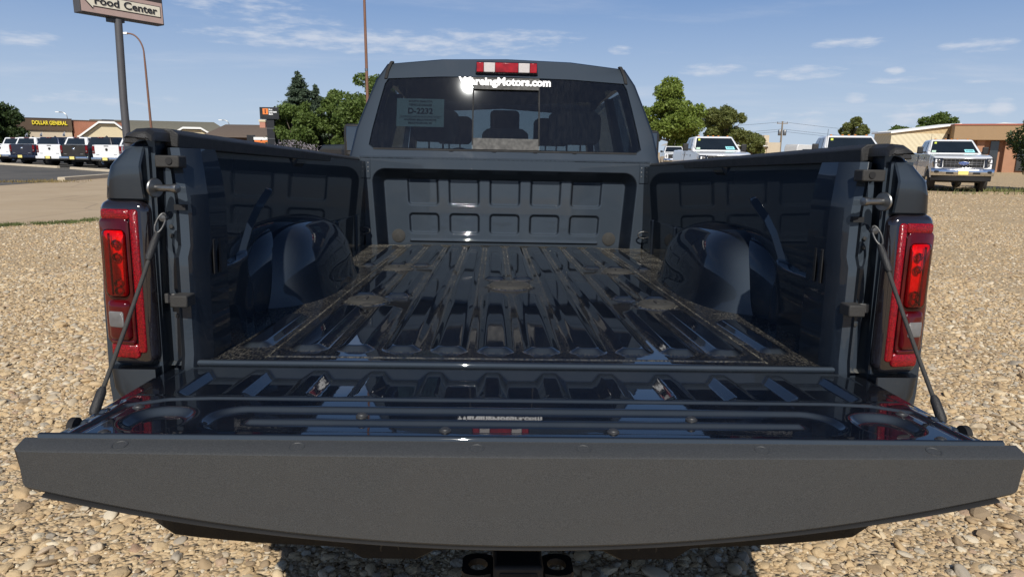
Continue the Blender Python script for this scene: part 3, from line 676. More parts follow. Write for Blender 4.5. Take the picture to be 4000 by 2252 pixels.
    for zc_ in (.268, .240, .184, .168):
        ts(MB().lathe([(0, .0008), (.005, .0016), (.0085, .0042), (.0095, .0055), (.0098, .0006)], (s*.857, -.0570, zc_), (0, -1, 0), 8), 'bulb_reflector', CHROME, lamp, 0)
    ts(MB().box(min(s*.8705, s*.8725), max(s*.8705, s*.8725), -.0625, -.0565, .160, .290), 'lens_divider', REDD, lamp)
    lamp_body(.838, .894, .058, .146, .012, (-.045, -.058, -.062, -.064), (0, .001, .005, .012), .45).build('lower_lens', REDD, lamp, 60)
    lamp_body(.850, .888, .088, .124, .006, (-.060, -.0645, -.066), (0, .001, .003), .45).build('reverse_lens', CLEAR, lamp, 60)
    lamp_body(.834, .894, .046, .062, .007, (-.045, -.054, -.057), (0, .001, .004), .45).build('lower_step', REDD, lamp, 60)
    # bumper corner under the lamp
    tp(MB().loft([[(s*.795, y, -.004), (s*(.900-i_), y, -.004), (s*(.896-i_), y, -.05), (s*(.878-i_), y, -.085), (s*(.855-i_), y, -.098), (s*.795, y, -.100)] for y, i_ in ((.10, 0), (-.04, 0), (-.056, .012), (-.060, .03))]), 'lower_corner', PAINT, 50)
    # cable
    c0 = Vector((s*.768, -.036, .322)); c1 = Vector((s*.800, -.285, -.030))
    dv = (c1-c0)
    cb = tp(MB().tube([c0+dv*t + Vector((0, 0, -.006*math.sin(t*math.pi))) for t in np.linspace(.08, .97, 16)], .0042, 10), 'tailgate_cable', CABLE, 60)
    ts(MB().tube([c0+dv*.085, c0+dv*.14, c0+dv*.22, c0+dv*.235], [.006, .008, .008, .005], 12), 'cable_sleeve', PLASTIC, cb, 60)
    ts(MB().tube([c0+dv*.86, c0+dv*.88, c0+dv*.965, c0+dv*.985], [.005, .0085, .0095, .007], 12), 'cable_boot', PLASTIC, cb, 60)
    eye = [c0 + Vector((s*.004*math.sin(a), -.004-.0*a, 0)) + dv.normalized()*(-.012+.024*(1-math.cos(a))) + Vector((s*.0050*math.sin(a), 0, 0)) for a in np.linspace(0, 2*math.pi, 20)[:-1]]
    ts(MB().tube(eye, .0024, 8, True), 'cable_eye', DSTEEL, cb, 60)
    ts(MB().lathe([(0, .018), (.007, .017), (.0085, .012), (.006, .011), (.006, 0)], c0 + Vector((-s*.003, .008, .0)), (0, -1, 0), 18), 'cable_bolt', DSTEEL, cb, 40)
    # rear wheel and front wheel
    for y, zc in ((1.1, -.483), (5.3, -.337)):
        xw = .86
        wl = tp(MB().lathe([(.20, -.13), (.36, -.13), (.395, -.10), (.40, -.05), (.40, .05), (.395, .10), (.36, .13), (.20, .13)], (s*xw, y, zc), (s, 0, 0), 36), 'wheel', RUBBER, 40)
        ts(MB().lathe([(0, .05), (.06, .06), (.10, .05), (.19, .09), (.215, .115), (.20, -.13)], (s*xw, y, zc), (s, 0, 0), 28), 'rim', STEEL, wl, 30)
    # mirror
    mr_ = tp(MB().box(min(s*1.11, s*1.365), max(s*1.11, s*1.365), 4.40, 4.52, .54, .83), 'door_mirror', PLASTIC, 40, .035, 3)
    ts(MB().box(min(s*1.135, s*1.34), max(s*1.135, s*1.34), 4.394, 4.41, .60, .81), 'mirror_glass', MIRR, mr_, 40, .006)
    tp(MB().box(min(s*.94, s*1.13), max(s*.94, s*1.13), 4.44, 4.49, .56, .62), 'mirror_arm', PLASTIC, 40, .01)
# power outlet box on the left bed wall
ob_ = tp(MB().box(-.845, -.812, .295, .385, .265, .345), 'power_outlet', PLASTIC, 40, .006)
ts(MB().box(-.813, -.800, .315, .365, .28, .33), 'outlet_door', GLOSSBLK, ob_, 40, .004)
text('outlet_print', '115VAC\n50/60Hz', .012, plain('grey_print', (.35, .35, .35), .6), ob_, frame((-.829+.0005, .42, .345), (0, 1, 0), (0, 0, 1)) @ Matrix.Rotation(math.pi, 4, 'Y'), .0005)

# --- tailgate, lying open
TGA = -.0253
def tg_z(y): return -.012 + TGA*(y+.01)
def gate_P(X, Y):
    xs = X*(.748 + .040*np.clip(-Y/.30, 0, 1))
    z = tg_z(Y)
    dp = np.full(X.shape, 9.)
    for k in range(-5, 6): dp = np.minimum(dp, sd_rr(xs, Y, k*.1285, -.056, .050, .156, .036))
    zf = -.016*np.clip((-Y-.010)/.036, 0, 1)
    zr = -.0035*(1-sstep(-Y, .20, .225)) - .0115*np.clip(-dp/.020, 0, 1)
    z = z + np.where(Y > -.23, np.maximum(zf, zr), 0)
    d = sd_poly(np.abs(xs), Y, [(0, -.232), (.60, -.234), (.68, -.245), (.735, -.28), (.742, -.44)]); z = z - .005*(1-sstep(d, .003, .012))
    d = sd_rr(xs, Y, 0, -.343, .572, .066, .062); z = z - .008*(1-sstep(d, -.018, 0.))
    d = sd_rr(xs, Y, 0, -.343, .500, .014, .013); z = z + .007*(1-sstep(d, -.012, .004))
    for s in (-1, 1):
        d = sd_rr(xs, Y, s*.648, -.347, .062, .066, .058); z = z - .013*(1-sstep(d, -.026, 0.))
    ed = sstep(np.abs(xs), .752, .776); z = z - .004*ed
    for yc in (-.262, -.315, -.37, -.43):
        e = np.hypot((np.abs(xs)-.772)/.020, (Y-yc)/.020); z = z - .008*(1-sstep(e, .5, 1.))*(1-sstep(np.abs(Y-yc), .02, .03))
    z = z - .030*sstep(np.abs(X), .985, 1.0)
    return xs, Y, z
gate = grid('tailgate', np.linspace(-1, 1, 520), np.linspace(-.004, -.456, 190), gate_P, GATE, truck, lambda X, Y: .25+0*X, 50, TL, flip=True)
# outer skin and underside
def skin(x, t): return None
secs = []
xsec = np.concatenate([[-.796], np.linspace(-.793, .793, 61), [.796]])
def face_drop(x): return .168 - .093*abs(x/.80)**2.0 - .004*(abs(x) > .794)
for x in xsec:
    e = 1.-.25*(abs(x) > .794); dz = face_drop(x); y0 = -.452; yo = -.484 - .010*(1-(x/.8)**2)
    cut = .012*(1-e)
    wb = 1.012
    secs.append([(x*wb, -.02, -.045), (x*wb, y0, -.020), (x*wb, y0+.002, tg_z(y0)+.002), (x*1.008, yo+.004, -.0055), (x, yo, -.0085), (x, yo+.003, -dz*.5), (x, yo+.006, -dz+.008), (x, yo+.014, -dz), (x, yo+.10, -dz-.002), (x, -.20, -max(.075, dz*.85)), (x, -.02, -.075)])
tc_ = MB().loft(secs).build('tailgate_cap', CAPTEX, gate, 28)
ts(MB().loft([[(x, y0_, z0_) for y0_, z0_ in ((-.452, tg_z(-.452)-.004), (-.4515, tg_z(-.452)+.006), (-.446, tg_z(-.446)+.009), (-.440, tg_z(-.44)+.006), (-.440, tg_z(-.44)-.004))] for x in np.linspace(-.785, .785, 30)]), 'gate_edge_roll', PAINT, gate, 60)
ts(MB().loft([[(x, -.478 + .004*(x/.8)**2, -face_drop(x)-.001), (x, -.482 + .004*(x/.8)**2, -face_drop(x)-.004), (x, -.478 + .004*(x/.8)**2, -face_drop(x)-.007), (x, -.40, -face_drop(x)-.007), (x, -.40, -face_drop(x)-.003)] for x in np.linspace(-.770, .770, 61)]), 'tailgate_skin_edge', SEAM, gate, 40)
for x, y in ((-.648, -.472), (-.372, -.473), (-.088, -.474), (.083, -.474), (.372, -.473), (.655, -.472)):
    ts(MB().lathe([(0, -.0005), (.0085, -.0005), (.0105, .0012), (.0125, .0012), (.0135, -.002)], (x, y+.003, -.0028), (0, -.2, 1), 24), 'trim_plug', CAPTEX, gate, 40)
for x, y in ((-.71, -.292), (-.698, -.423), (-.297, -.329), (-.143, -.400), (.143, -.400), (.297, -.333), (.71, -.292), (.698, -.423)):
    zt = tg_z(y) - (.001 if abs(x) > .6 else (.008 if abs(y+.343) < .055 and abs(y+.343) > .016 else .0))
    sc = ts(MB().lathe([(.0105, -.006), (.0105, .0015), (.008, .003), (.0075, .0045), (.0045, .006), (0, .0065)], (x, y, zt), (0, 0, 1), 24), 'torx_screw', DSTEEL, gate, 40)
for s in (-1, 1):
    ts(MB().cyl((s*.783, -.355, -.018), (s, 0, 0), .016, .010, 20), 'latch_hole', SEAM, gate)
    ts(MB().box(min(s*.745, s*.790), max(s*.745, s*.790), -.44, -.02, -.07, -.014), 'gate_side', GATE, gate, 40, .006)

# --- bumper and hitch
secs = []
for x in np.linspace(-.83, .83, 45):
    a = abs(x)/.83; yb = -.175 + .05*a**4; zt = -.13; zb = -.390 + .014*a**2 + .05*sstep(np.array(a), .92, 1.0)
    for (c0_, hw) in ((.280, .105),): zb -= .026*(1-sstep(np.array(abs(abs(x)-c0_)), hw-.045, hw))
    secs.append([(x, .02, zt), (x, yb+.02, zt), (x, yb, zt-.02), (x, yb+.005, (zt+zb)/2), (x, yb+.035, zb+.015), (x, yb+.06, zb), (x, .0, zb+.02)])
bu = tp(MB().loft(secs), 'rear_bumper', BUMPER, 45)
for x, z in ((-.745, -.318), (.745, -.318), (-.28, -.372), (.28, -.372)):
    y = -.175+.05*(abs(x)/.83)**4 + .026
    ts(MB().lathe([(.0, -.001), (.016, .0), (.019, .002), (.021, .002), (.022, -.004)], (x, y+.004, z), (0, -1, -.35), 24), 'parking_sensor', PLASTIC, bu, 40)
hb = tp(MB().box(-.056, .056, -.13, .40, -.535, -.425), 'hitch_receiver', CHASSIS, 40, .008)
ts(MB().box(-.042, .042, -.1325, -.05, -.522, -.438), 'receiver_opening', SEAM, hb, 40, .003)
for s in (-1, 1):
    angs = np.linspace(0, 2*math.pi, 21)[:-1]; n = 20
    inner = [(s*(.090+.022*math.cos(a)), -.075+.024*math.sin(a)) for a in angs]
    outp = [(s*(.090+max(-.034, min(.036, .05*math.cos(a)))), -.075+.045*math.sin(a)) for a in angs]
    vs = [(x, y, z) for z in (-.468, -.452) for ring_ in (outp, inner) for x, y in ring_]
    fs = []
    for i in range(n):
        j = (i+1) % n
        fs += [(i, j, n+j, n+i), (2*n+i, 3*n+i, 3*n+j, 2*n+j), (i, 2*n+i, 2*n+j, j), (n+i, n+j, 3*n+j, 3*n+i)]
    ts(MB().add(vs, fs), 'chain_loop', CHASSIS, hb, 40)
# --- frame, axle, spare wheel underneath
fr = tp(MB().box(-.52, -.42, .05, 5.9, -.42, -.28).box(.42, .52, .05, 5.9, -.42, -.28).box(-.42, .42, .30, .38, -.40, -.30).box(-.42, .42, 2.3, 2.4, -.40, -.30).box(-.42, .42, 5.3, 5.4, -.40, -.30), 'chassis_frame', CHASSIS, 40, .006)
ts(MB().cyl((-.72, 1.1, -.483), (1, 0, 0), .055, 1.44, 16).lathe([(0, -.12), (.12, -.10), (.15, 0), (.12, .12), (0, .14)], (0, 1.1, -.483), (0, 1, 0), 18), 'rear_axle', CHASSIS, fr, 50)
tp(MB().lathe([(.16, -.11), (.34, -.11), (.38, -.06), (.38, .06), (.34, .11), (.16, .11)], (0, 1.85, -.36), (0, 0, 1), 28), 'spare_wheel', RUBBER, 40)
tp(MB().box(-.90, .90, .03, 2.56, -.06, -.022), 'bed_underside', CHASSIS)

# --- cab
def gy(z): return 2.66 + (z-.573)*.285
GP = [(-.0, .573), (-.4, .573), (-.795, .573), (-.822, .592), (-.806, .68), (-.768, .84), (-.738, .955), (-.718, .988), (-.4, 1.006), (-.0, 1.012)]
OP = [(-.0, .44), (-.4, .44), (-.90, .44), (-.955, .50), (-.918, .68), (-.862, .84), (-.806, .985), (-.740, 1.085), (-.4, 1.122), (-.0, 1.132)]
def mirror(ps): return ps + [(-x, z) for x, z in ps[-2:0:-1]]
gp, op_ = mirror(GP), mirror(OP)
secs = [[(x, gy(z)+.006, z) for x, z in gp], [(x*1.008, gy(z)-.004, .79+(z-.79)*1.02) for x, z in gp],
        [(x*.97+.0, gy(z)-.004, .79+(z-.79)*.975) for x, z in op_], [(x*.99, gy(z)+.010, .79+(z-.79)*.993) for x, z in op_], [(x, gy(z)+.045, z) for x, z in op_],
        [(x*1.012, gy(z)+.36 if z < 1.0 else gy(z)+.36, z+.012*(z > .9)) for x, z in op_]]
cabs = tp(MB().loft(secs, caps=False), 'cab_shell', PAINT, 40)
# roof, pillars and lower body
rs = []
for y, zc, hw in ((3.09, 1.144, 1.012), (3.6, 1.155, 1.015), (4.2, 1.145, 1.01), (4.62, 1.11, .99), (4.78, 1.08, .97)):
    rs.append([(x*hw, y, zc + (z-1.106)*1.0) for x, z in ((-.806, .985), (-.740, 1.062), (-.4, 1.096), (0, 1.106), (.4, 1.096), (.740, 1.062), (.806, .985))] + [(x*hw, y, zc-.03+(z-1.106)) for x, z in ((.72, 1.03), (0, 1.07), (-.72, 1.03))])
ts(MB().loft(rs), 'roof_panel', PAINT, cabs, 50)
for s in (-1, 1):
    ts(MB().loft([[(s*x, y, z) for x, y, z in q] for q in (((.935, 3.62, .5), (.935, 3.78, .5), (.885, 3.78, .5), (.885, 3.62, .5)), ((.815, 3.66, 1.0), (.815, 3.78, 1.0), (.765, 3.78, 1.0), (.765, 3.66, 1.0)))]), 'door_pillar', PLASTIC, cabs)
    ts(MB().loft([[(s*x, y, z) for x, y, z in q] for q in (((.94, 5.30, .5), (.94, 5.42, .5), (.88, 5.44, .5), (.88, 5.32, .5)), ((.80, 4.68, 1.03), (.80, 4.80, 1.03), (.745, 4.82, 1.03), (.745, 4.70, 1.03)))]), 'windshield_pillar', PAINT, cabs)
    ts(MB().add([(s*.948, 3.05, .50), (s*.948, 5.30, .50), (s*.80, 4.70, 1.02), (s*.81, 3.10, 1.00)], [(0, 1, 2, 3)]), 'side_window', GLASS_S, cabs)
    ts(MB().loft([[(s*x, y, z) for x, z in ((.93, -.45), (.995, -.30), (1.01, .0), (1.0, .30), (.955, .50), (.90, .50), (.90, -.45))] for y in (2.70, 2.74, 3.6, 5.4)]), 'door_panel', PAINT, cabs, 40)
    ts(MB().loft([[(s*x, y, z) for x, z in ((.72, zt-.2), (.98, -.30), (1.02, .0), (.99, .25), (.93, zt-.03), (.80, zt), (.70, zt))] for y, zt in ((5.42, .47), (6.0, .45), (6.6, .38), (6.75, .30))]), 'front_fender', PAINT, cabs, 40)
    ts(MB().loft([[(s*(x_-.010), gy(z_)-.012, z_), (s*(x_+.010), gy(z_)-.012, z_), (s*(x_+.010), gy(z_)+.03, z_), (s*(x_-.010), gy(z_)+.03, z_)] for x_, z_ in ((.738, .990), (.728, 1.04), (.710, 1.085), (.702, 1.098))]), 'roof_ditch_trim', SEAM, cabs, 40, .003)
ts(MB().add([(-.90, 5.34, .52), (.90, 5.34, .52), (.76, 4.74, 1.055), (0, 4.72, 1.075), (-.76, 4.74, 1.055)], [(0, 1, 2, 3, 4)]), 'windshield', GLASS_W, cabs)
ts(MB().loft([[(-.80, y, z-.03), (-.78, y, z), (0, y, z+.05), (.78, y, z), (.80, y, z-.03), (.78, y, z-.10), (-.78, y, z-.10)] for y, z in ((5.36, .47), (6.0, .46), (6.55, .40), (6.75, .33))]), 'hood', PAINT, cabs, 50)
ts(MB().box(-.85, .85, 6.70, 6.85, -.40, .30), 'front_end', CHASSIS, cabs, 40, .05)
ts(MB().box(-.92, .92, 2.68, 5.40, -.46, -.40), 'cab_floor', CHASSIS, cabs)
ts(MB().box(-.91, .91, 2.665, 2.70, -.46, .47), 'cab_back_panel', PAINT, cabs, 40, .01)
ts(MB().box(-.88, .88, 5.0, 5.40, .10, .50), 'dashboard', CLOTH, cabs, 40, .06, 3)
ts(MB().lathe([(.17, -.014), (.185, 0), (.17, .014), (.155, 0), (.17, -.014)], (-.40, 4.86, .50), (0, -1, .45), 28), 'steering_wheel', RUBBER, cabs, 60)
def seat(x, y, w, zt, hw=.14, hz=.20):
    st_ = ts(MB().loft([[(x-w/2, y0_, z), (x+w/2, y0_, z), (x+w/2, y0_-.13, z), (x-w/2, y0_-.13, z)] for y0_, z in ((y+.05, -.10), (y, .25), (y-.06, zt))]), 'seat_back', CLOTH, cabs, 40, .04, 3)
    for dx in (-.045, .045): ts(MB().cyl((x+dx, y-.12, zt-.02), (0, 0, 1), .006, .08, 8), 'headrest_post', STEEL, st_)
    ts(MB().loft([[(x-hw*k, y-.075-.06*k, zt+z), (x+hw*k, y-.075-.06*k, zt+z), (x+hw*k, y-.145-.02*k, zt+z), (x-hw*k, y-.145-.02*k, zt+z)] for k, z in ((.8, .045), (1., .08), (1., hz-.03), (.75, hz))]), 'headrest', CLOTH, st_, 60, .02, 3)
    ts(MB().box(x-w/2, x+w/2, y-.08, y+.42, -.16, -.02), 'seat_cushion', CLOTH, st_, 40, .04, 3)
seat(-.45, 3.10, .56, .58, .15, .25); seat(.0, 3.10, .34, .55, .15, .17); seat(.45, 3.10, .56, .58, .17, .26)
seat(-.40, 4.30, .54, .62, .15, .27); seat(.40, 4.30, .54, .62, .15, .27)
ts(MB().box(-.10, .10, 3.2, 3.4, .60, .86), 'centre_silhouette_block', CLOTH, cabs, 40, .03, 3)  # added dark block: silhouette of mirror, middle headrest and console against the windshield
ts(MB().box(-.12, .12, 3.9, 4.9, -.2, .28), 'console', CLOTH, cabs, 40, .04, 3)
ts(MB().loft([[(x*.992, gy(z)+.014, .79+(z-.79)*.985) for x, z in gp], [(x*1.03, gy(z)+.02, .79+(z-.79)*1.0) for x, z in gp], [(x*1.04, gy(z)+.355, .79+(z-.79)*1.03) for x, z in gp]], caps=False), 'cab_liner', CLOTH, cabs, 40)
ts(MB().box(-.74, .74, 3.05, 4.70, 1.035, 1.055), 'headliner', CLOTH, cabs, 40, .01)
ts(MB().box(-.11, .11, 4.60, 4.63, .90, .965), 'rear_view_mirror', RUBBER, cabs, 40, .01)
# rear glass: two fixed panes and a slider between satin frames
def pane(name, pts, mat, off=0., th=.004):
    n = len(pts); vs = [(x, gy(z)+off, z) for x, z in pts] + [(x, gy(z)+off+th, z) for x, z in pts]
    fs = [tuple(range(n)), tuple(range(2*n-1, n-1, -1))] + [(i, n+i, n+(i+1) % n, (i+1) % n) for i in range(n)]
    return ts(MB().add(vs, fs), name, mat, cabs, 0)
lp = [p for p in GP if p[0] <= -.19]
SAT = plain('satin_black_frame', (.014, .014, .014), .6, 0, .05, 20, .05, 300)
pane('fixed_rear_window', [(-.205, .573)] + lp + [(-.205, 1.010)], GLASS)
pane('fixed_rear_window', [(-x, z) for x, z in ([(-.205, .573)] + lp + [(-.205, 1.010)])], GLASS)
pane('sliding_rear_window', [(-.200, .642), (.200, .642), (.200, .940), (-.200, .940)], GLASS, .012)
pane('slider_top_frame', [(-.203, .940), (.203, .940), (.203, 1.011), (-.203, 1.011)], SAT, -.003, .018)
pane('slider_bottom_frame', [(-.203, .575), (.203, .575), (.203, .642), (-.203, .642)], SAT, -.003, .018)
for s in (-1, 1): pane('slider_post', [(s*.1985, .60), (s*.2065, .60), (s*.2065, 1.0), (s*.1985, 1.0)], SEAM, -.004, .012)
pane('glass_lower_edge', [(-.80, .562), (.80, .562), (.80, .572), (-.80, .572)], SEAM, -.006, .01)
for x in (-.07, -.33, .18, .42): pane('edge_clip', [(x-.012, .560), (x+.012, .560), (x+.012, .571), (x-.012, .571)], SEAM, -.010, .006)
def onglass(x, z, off): return frame((x, gy(z)-off, z), (1, 0, 0), (0, .285, 1))
text('window_lettering', 'WareingMotors.com', .0685, WHITE_LET, cabs, onglass(-.008, .985, .0075), .0012, .0030, 'CENTER', .97)
# third brake light
bl = ts(MB().loft([[(-.192+i_, y, 1.034+i_), (.192-i_, y, 1.034+i_), (.186-i_, y, 1.104-i_), (-.186+i_, y, 1.104-i_)] for y, i_ in ((2.84, 0), (2.772, 0), (2.766, .006))]), 'third_brake_light', GLOSSBLK, cabs, 40, .003)
for nm, x0, x1, mt in (('red_end', -.184, -.142, REDS), ('cargo_lamp', -.140, -.072, CARGO), ('red_centre', -.070, .070, REDS), ('cargo_lamp', .072, .140, CARGO), ('red_end', .142, .184, REDS)):
    rbox(nm, ((x0+x1)/2, 2.7655, 1.069), (x1-x0, .014, .056), mt, bl, .003)
# dealer paper inside the left pane
PAPER = plain('pale_green_paper', (.50, .64, .60), .8, 0, .03, 5)
INK = plain('black_ink', (.02, .02, .025), .7)
pa = pane('dealer_permit', [(-.668, .704), (-.380, .704), (-.380, .874), (-.668, .874)], PAPER, .010, .001)
def onpaper(z): return frame((-.524, gy(z)+.0085, z), (1, 0, 0), (0, .285, 1))
for z, sz, body, bo in ((.857, .0185, 'SOUTH DAKOTA', .0006), (.835, .0185, 'VEHICLE DEALER', .0006), (.797, .050, 'D-2232', .0016), (.7635, .0085, 'VALID FOR DEALER DEMONSTRATION & IN-TRANSIT USE ONLY', .0002), (.7445, .0160, 'WAREING BELLE FOURCHE', .0005), (.7255, .0160, 'BELLE FOURCHE, SD', .0005)):
    text('permit_print', body, sz, INK, pa, onpaper(z), .0003, bo)
ts(MB().box(-.655, -.393, gy(.7707)+.0088, gy(.7707)+.0095, .7697, .7705), 'permit_rule', INK, pa); ts(MB().box(-.655, -.393, gy(.757)+.0088, gy(.757)+.0095, .7565, .7573), 'permit_rule', INK, pa)

# ------------------------------------------------------------------ parked pickups
WHITE = paint('white_paint', (.72, .73, .74), 0., .45, .03)
SILVER = paint('silver_white_paint', (.74, .75, .76), .0, .4, .02)
NAVY = paint('navy_paint', (.010, .018, .045), .4, .4, .03)
CHAR = paint('charcoal_paint', (.028, .029, .033), .6, .4, .04)
YPLATE = plain('yellow_card', (.80, .66, .22), .7, 0, .05, 8)
AQUA = plain('aqua_paper', (.25, .62, .66), .8, 0, .05, 8)
AMBER = plain('amber_lens', (.55, .20, .03), .2, 0, .1, 10, coat=1.)
VCHROME = plain('bright_chrome', (.75, .76, .78), .14, 1., .05, 6)
BLUEOVAL = plain('blue_enamel', (.02, .07, .28), .2, 0, .05, 6, coat=1.)
def arch(cy, cz, r, a0, a1, n=9): return [(cy + r*math.cos(R_(a)), cz + r*math.sin(R_(a))) for a in np.linspace(a0, a1, n)]
def body_mesh(poly, wfun, levels):
    bm = bmesh.new()
    vs = [bm.verts.new((-1, y, z)) for y, z in poly]; f = bm.faces.new(vs)
    r = bmesh.ops.extrude_face_region(bm, geom=[f]); bmesh.ops.translate(bm, verts=[v for v in r['geom'] if isinstance(v, bmesh.types.BMVert)], vec=(2, 0, 0))
    bmesh.ops.triangulate(bm, faces=[q for q in bm.faces if len(q.verts) > 4])
    for z in levels: bmesh.ops.bisect_plane(bm, geom=bm.verts[:]+bm.edges[:]+bm.faces[:], plane_co=(0, 0, z), plane_no=(0, 0, 1))
    for v in bm.verts: v.co.x = wfun(v.co.y, v.co.z)*(1 if v.co.x > 0 else -1)
    bmesh.ops.recalc_face_normals(bm, faces=bm.faces)
    me = bpy.data.meshes.new('body'); bm.to_mesh(me); bm.free(); return me
def bil(q, u, v):
    a, b_, c, d = [Vector(p) for p in q]; return (a*(1-u)+b_*u)*(1-v) + (d*(1-u)+c*u)*v
def panel(name, q, uv, off, mat, parent, th=.012):
    u0, v0, u1, v1 = uv; nn = (Vector(q[1])-Vector(q[0])).cross(Vector(q[3])-Vector(q[0])).normalized()
    ps = [bil(q, u, v) for u, v in ((u0, v0), (u1, v0), (u1, v1), (u0, v1))]
    vs = [p - nn*th for p in ps] + [p + nn*off for p in ps]
    return MB().add(vs, [(0, 1, 2, 3), (7, 6, 5, 4), (0, 4, 5, 1), (1, 5, 6, 2), (2, 6, 7, 3), (3, 7, 4, 0)]).build(name, mat, parent, 0)
def pickup(label, col, loc, heading, style, group=None, cabcol=None, bumper=None, lampmat=None, flag=False, dealer=None, marker=False):
    """heading: compass-like angle of travel from +y towards +x, degrees"""
    t = empty('parked_pickup', loc, R_(-heading), label, 'pickup truck', group)
    W = .985
    def wf(y, z):
        w = W - .10*max(0, z-1.05)**1.3*1.6 - .06*max(0, .75-z)
        if y > 2.3: w -= .10*((y-2.3)/.6)**2
        return w
    ry, fy = -1.72, 2.0
    poly = [(-2.86, .66), (-2.88, 1.0), (-.72, 1.0), (-.72, 1.40), (1.15, 1.40), (1.35, 1.385), (2.2, 1.345), (2.72, 1.27), (2.86, 1.18), (2.90, .95), (2.88, .66), (2.70, .50)] \
        + arch(fy, .43, .50, 10, 170) + [(.95, .50), (-.9, .50)] + arch(ry, .43, .50, 10, 170) + [(-2.6, .56)]
    me = body_mesh(poly, wf, (.6, .8, 1.0, 1.1, 1.2, 1.3))
    bd = finish('body', me, col, t, 35, .03, 2)
    for s in (-1, 1):
        MB().loft([[(s*.86, y, .98), (s*wf(y, 1.0), y, .98), (s*wf(y, 1.2), y, 1.2), (s*(wf(y, 1.38)), y, 1.38), (s*.90, y, 1.42), (s*.86, y, 1.42)] for y in (-2.88, -2.0, -.74)]).build('bed_side', col, t, 35, .01)
    MB().box(-.87, .87, -2.80, -.75, .985, 1.02).build('bed_floor', PLASTIC, t)
    tg_ = MB().box(-.79, .79, -2.925, -2.85, .70, 1.43).build('tailgate', col, t, 40, .025, 3)
    # cab
    lo = [(-.93, -.74, 1.38), (.93, -.74, 1.38), (.93, 1.32, 1.38), (-.93, 1.32, 1.38)]
    hi = [(-.73, -.55, 1.93), (.73, -.55, 1.93), (.71, .55, 1.945), (-.71, .55, 1.945)]
    cb = MB().add(lo+hi, [(3, 2, 1, 0), (4, 5, 6, 7), (0, 1, 5, 4), (1, 2, 6, 5), (2, 3, 7, 6), (3, 0, 4, 7)]).build('cab', cabcol or col, t, 40, .07, 3)
    back = (lo[0], lo[1], hi[1], hi[0]); front = (lo[2], lo[3], hi[3], hi[2]); right = (lo[1], lo[2], hi[2], hi[1]); left = (lo[3], lo[0], hi[0], hi[3])
    panel('rear_window', back, (.10, .12, .90, .84), .012, DGLASS, cb)
    panel('windshield', front, (.06, .08, .94, .86), .014, DGLASS, cb)
    for q, fl_ in ((right, 0), (left, 1)):
        for u0, u1 in ((.10, .42), (.45, .80)):
            if fl_: u0, u1 = 1-u1, 1-u0
            panel('door_window', q, (u0, .10, u1, .86), .010, DGLASS, cb)
    for s in (-1, 1):
        for y in (ry, fy):
            wl = MB().lathe([(.19, -.13), (.35, -.13), (.39, -.10), (.40, -.04), (.40, .04), (.39, .10), (.35, .13), (.19, .13)], (s*.84, y, .40), (s, 0, 0), 26).build('wheel', RUBBER, t, 40)
            MB().lathe([(0, .085), (.05, .085), (.07, .05), (.17, .075), (.20, .12), (.205, -.12)], (s*.84, y, .40), (s, 0, 0), 24).build('rim', VCHROME if style != 'plain' else DSTEEL, wl, 30)
            for k in range(6):
                a = k*math.pi/3; MB().cyl((s*.918, y+.12*math.cos(a), .40+.12*math.sin(a)), (s, 0, 0), .026, .006, 8).build('rim_hole', SEAM, wl)
        mb_ = MB().box(min(s*1.0, s*1.20), max(s*1.0, s*1.20), .82, .93, 1.38, 1.66 if style == 'front' else 1.56).build('door_mirror', PLASTIC, t, 40, .03, 3)
        MB().box(min(s*.90, s*1.03), max(s*.90, s*1.03), .85, .90, 1.42, 1.47).build('mirror_arm', PLASTIC, mb_, 40)
        for y in (-.28, .52): MB().box(min(s*.985, s*1.005), max(s*.985, s*1.005), y-.10, y+.06, 1.22, 1.26).build('door_handle', col if style != 'front' else VCHROME, t, 40, .01)
        for y in (-.04, ): MB().box(min(s*.972, s*.990), max(s*.972, s*.990), y-.008, y+.008, .60, 1.36).build('door_gap', SEAM, t)
    MB().box(-.70, .70, -2.4, 2.5, .34, .56).build('chassis', CHASSIS, t, 40, .03)
    if style == 'rear':
        for s in (-1, 1):
            lm_ = MB().box(min(s*.80, s*.955), max(s*.80, s*.955), -2.93, -2.72, .92, 1.36).build('tail_lamp', RED, t, 40, .03, 3)
            MB().box(min(s*.83, s*.925), max(s*.83, s*.925), -2.937, -2.90, .98, 1.07).build('reverse_lamp', CLEAR if lampmat is None else lampmat, lm_, 40, .01)
        bp = MB().loft([[(x, -2.88, .50), (x, -3.10+.10*(abs(x)/1.0)**3, .52), (x, -3.12+.10*(abs(x)/1.0)**3, .60), (x, -3.10+.10*(abs(x)/1.0)**3, .69), (x, -2.88, .71)] for x in np.linspace(-1.0, 1.0, 15)]).build('rear_bumper', bumper or VCHROME, t, 50, .01)
        MB().box(-.24, .24, -3.125, -3.08, .53, .68).build('step_pad', PLASTIC, bp, 40, .01)
        MB().box(-.16, .16, -3.135, -3.118, .53, .70).build('number_plate', YPLATE, t, 40, .003)
        MB().lathe([(0, .02), (.07, .02), (.09, 0)], (0, -2.925, 1.15), (0, -1, 0), 18).build('tailgate_emblem', VCHROME if col is not WHITE else SEAM, tg_, 50)
        MB().box(-.15, .15, -2.935, -2.92, 1.33, 1.38).build('tailgate_handle', SEAM, tg_, 40, .01)
        for x in (-.6, .55): MB().box(x-.10, x+.10, -2.932, -2.922, .84, .865).build('tailgate_badge', VCHROME if col is not WHITE else DSTEEL, tg_)
        br_ = MB().box(-.20, .20, -.62, -.54, 1.865, 1.925).build('third_brake_light', RED, t, 40, .01)
        for x in (-.10, .10): rbox('cargo_lamp', (x, -.625, 1.895), (.08, .02, .04), CLEAR, br_, .004)
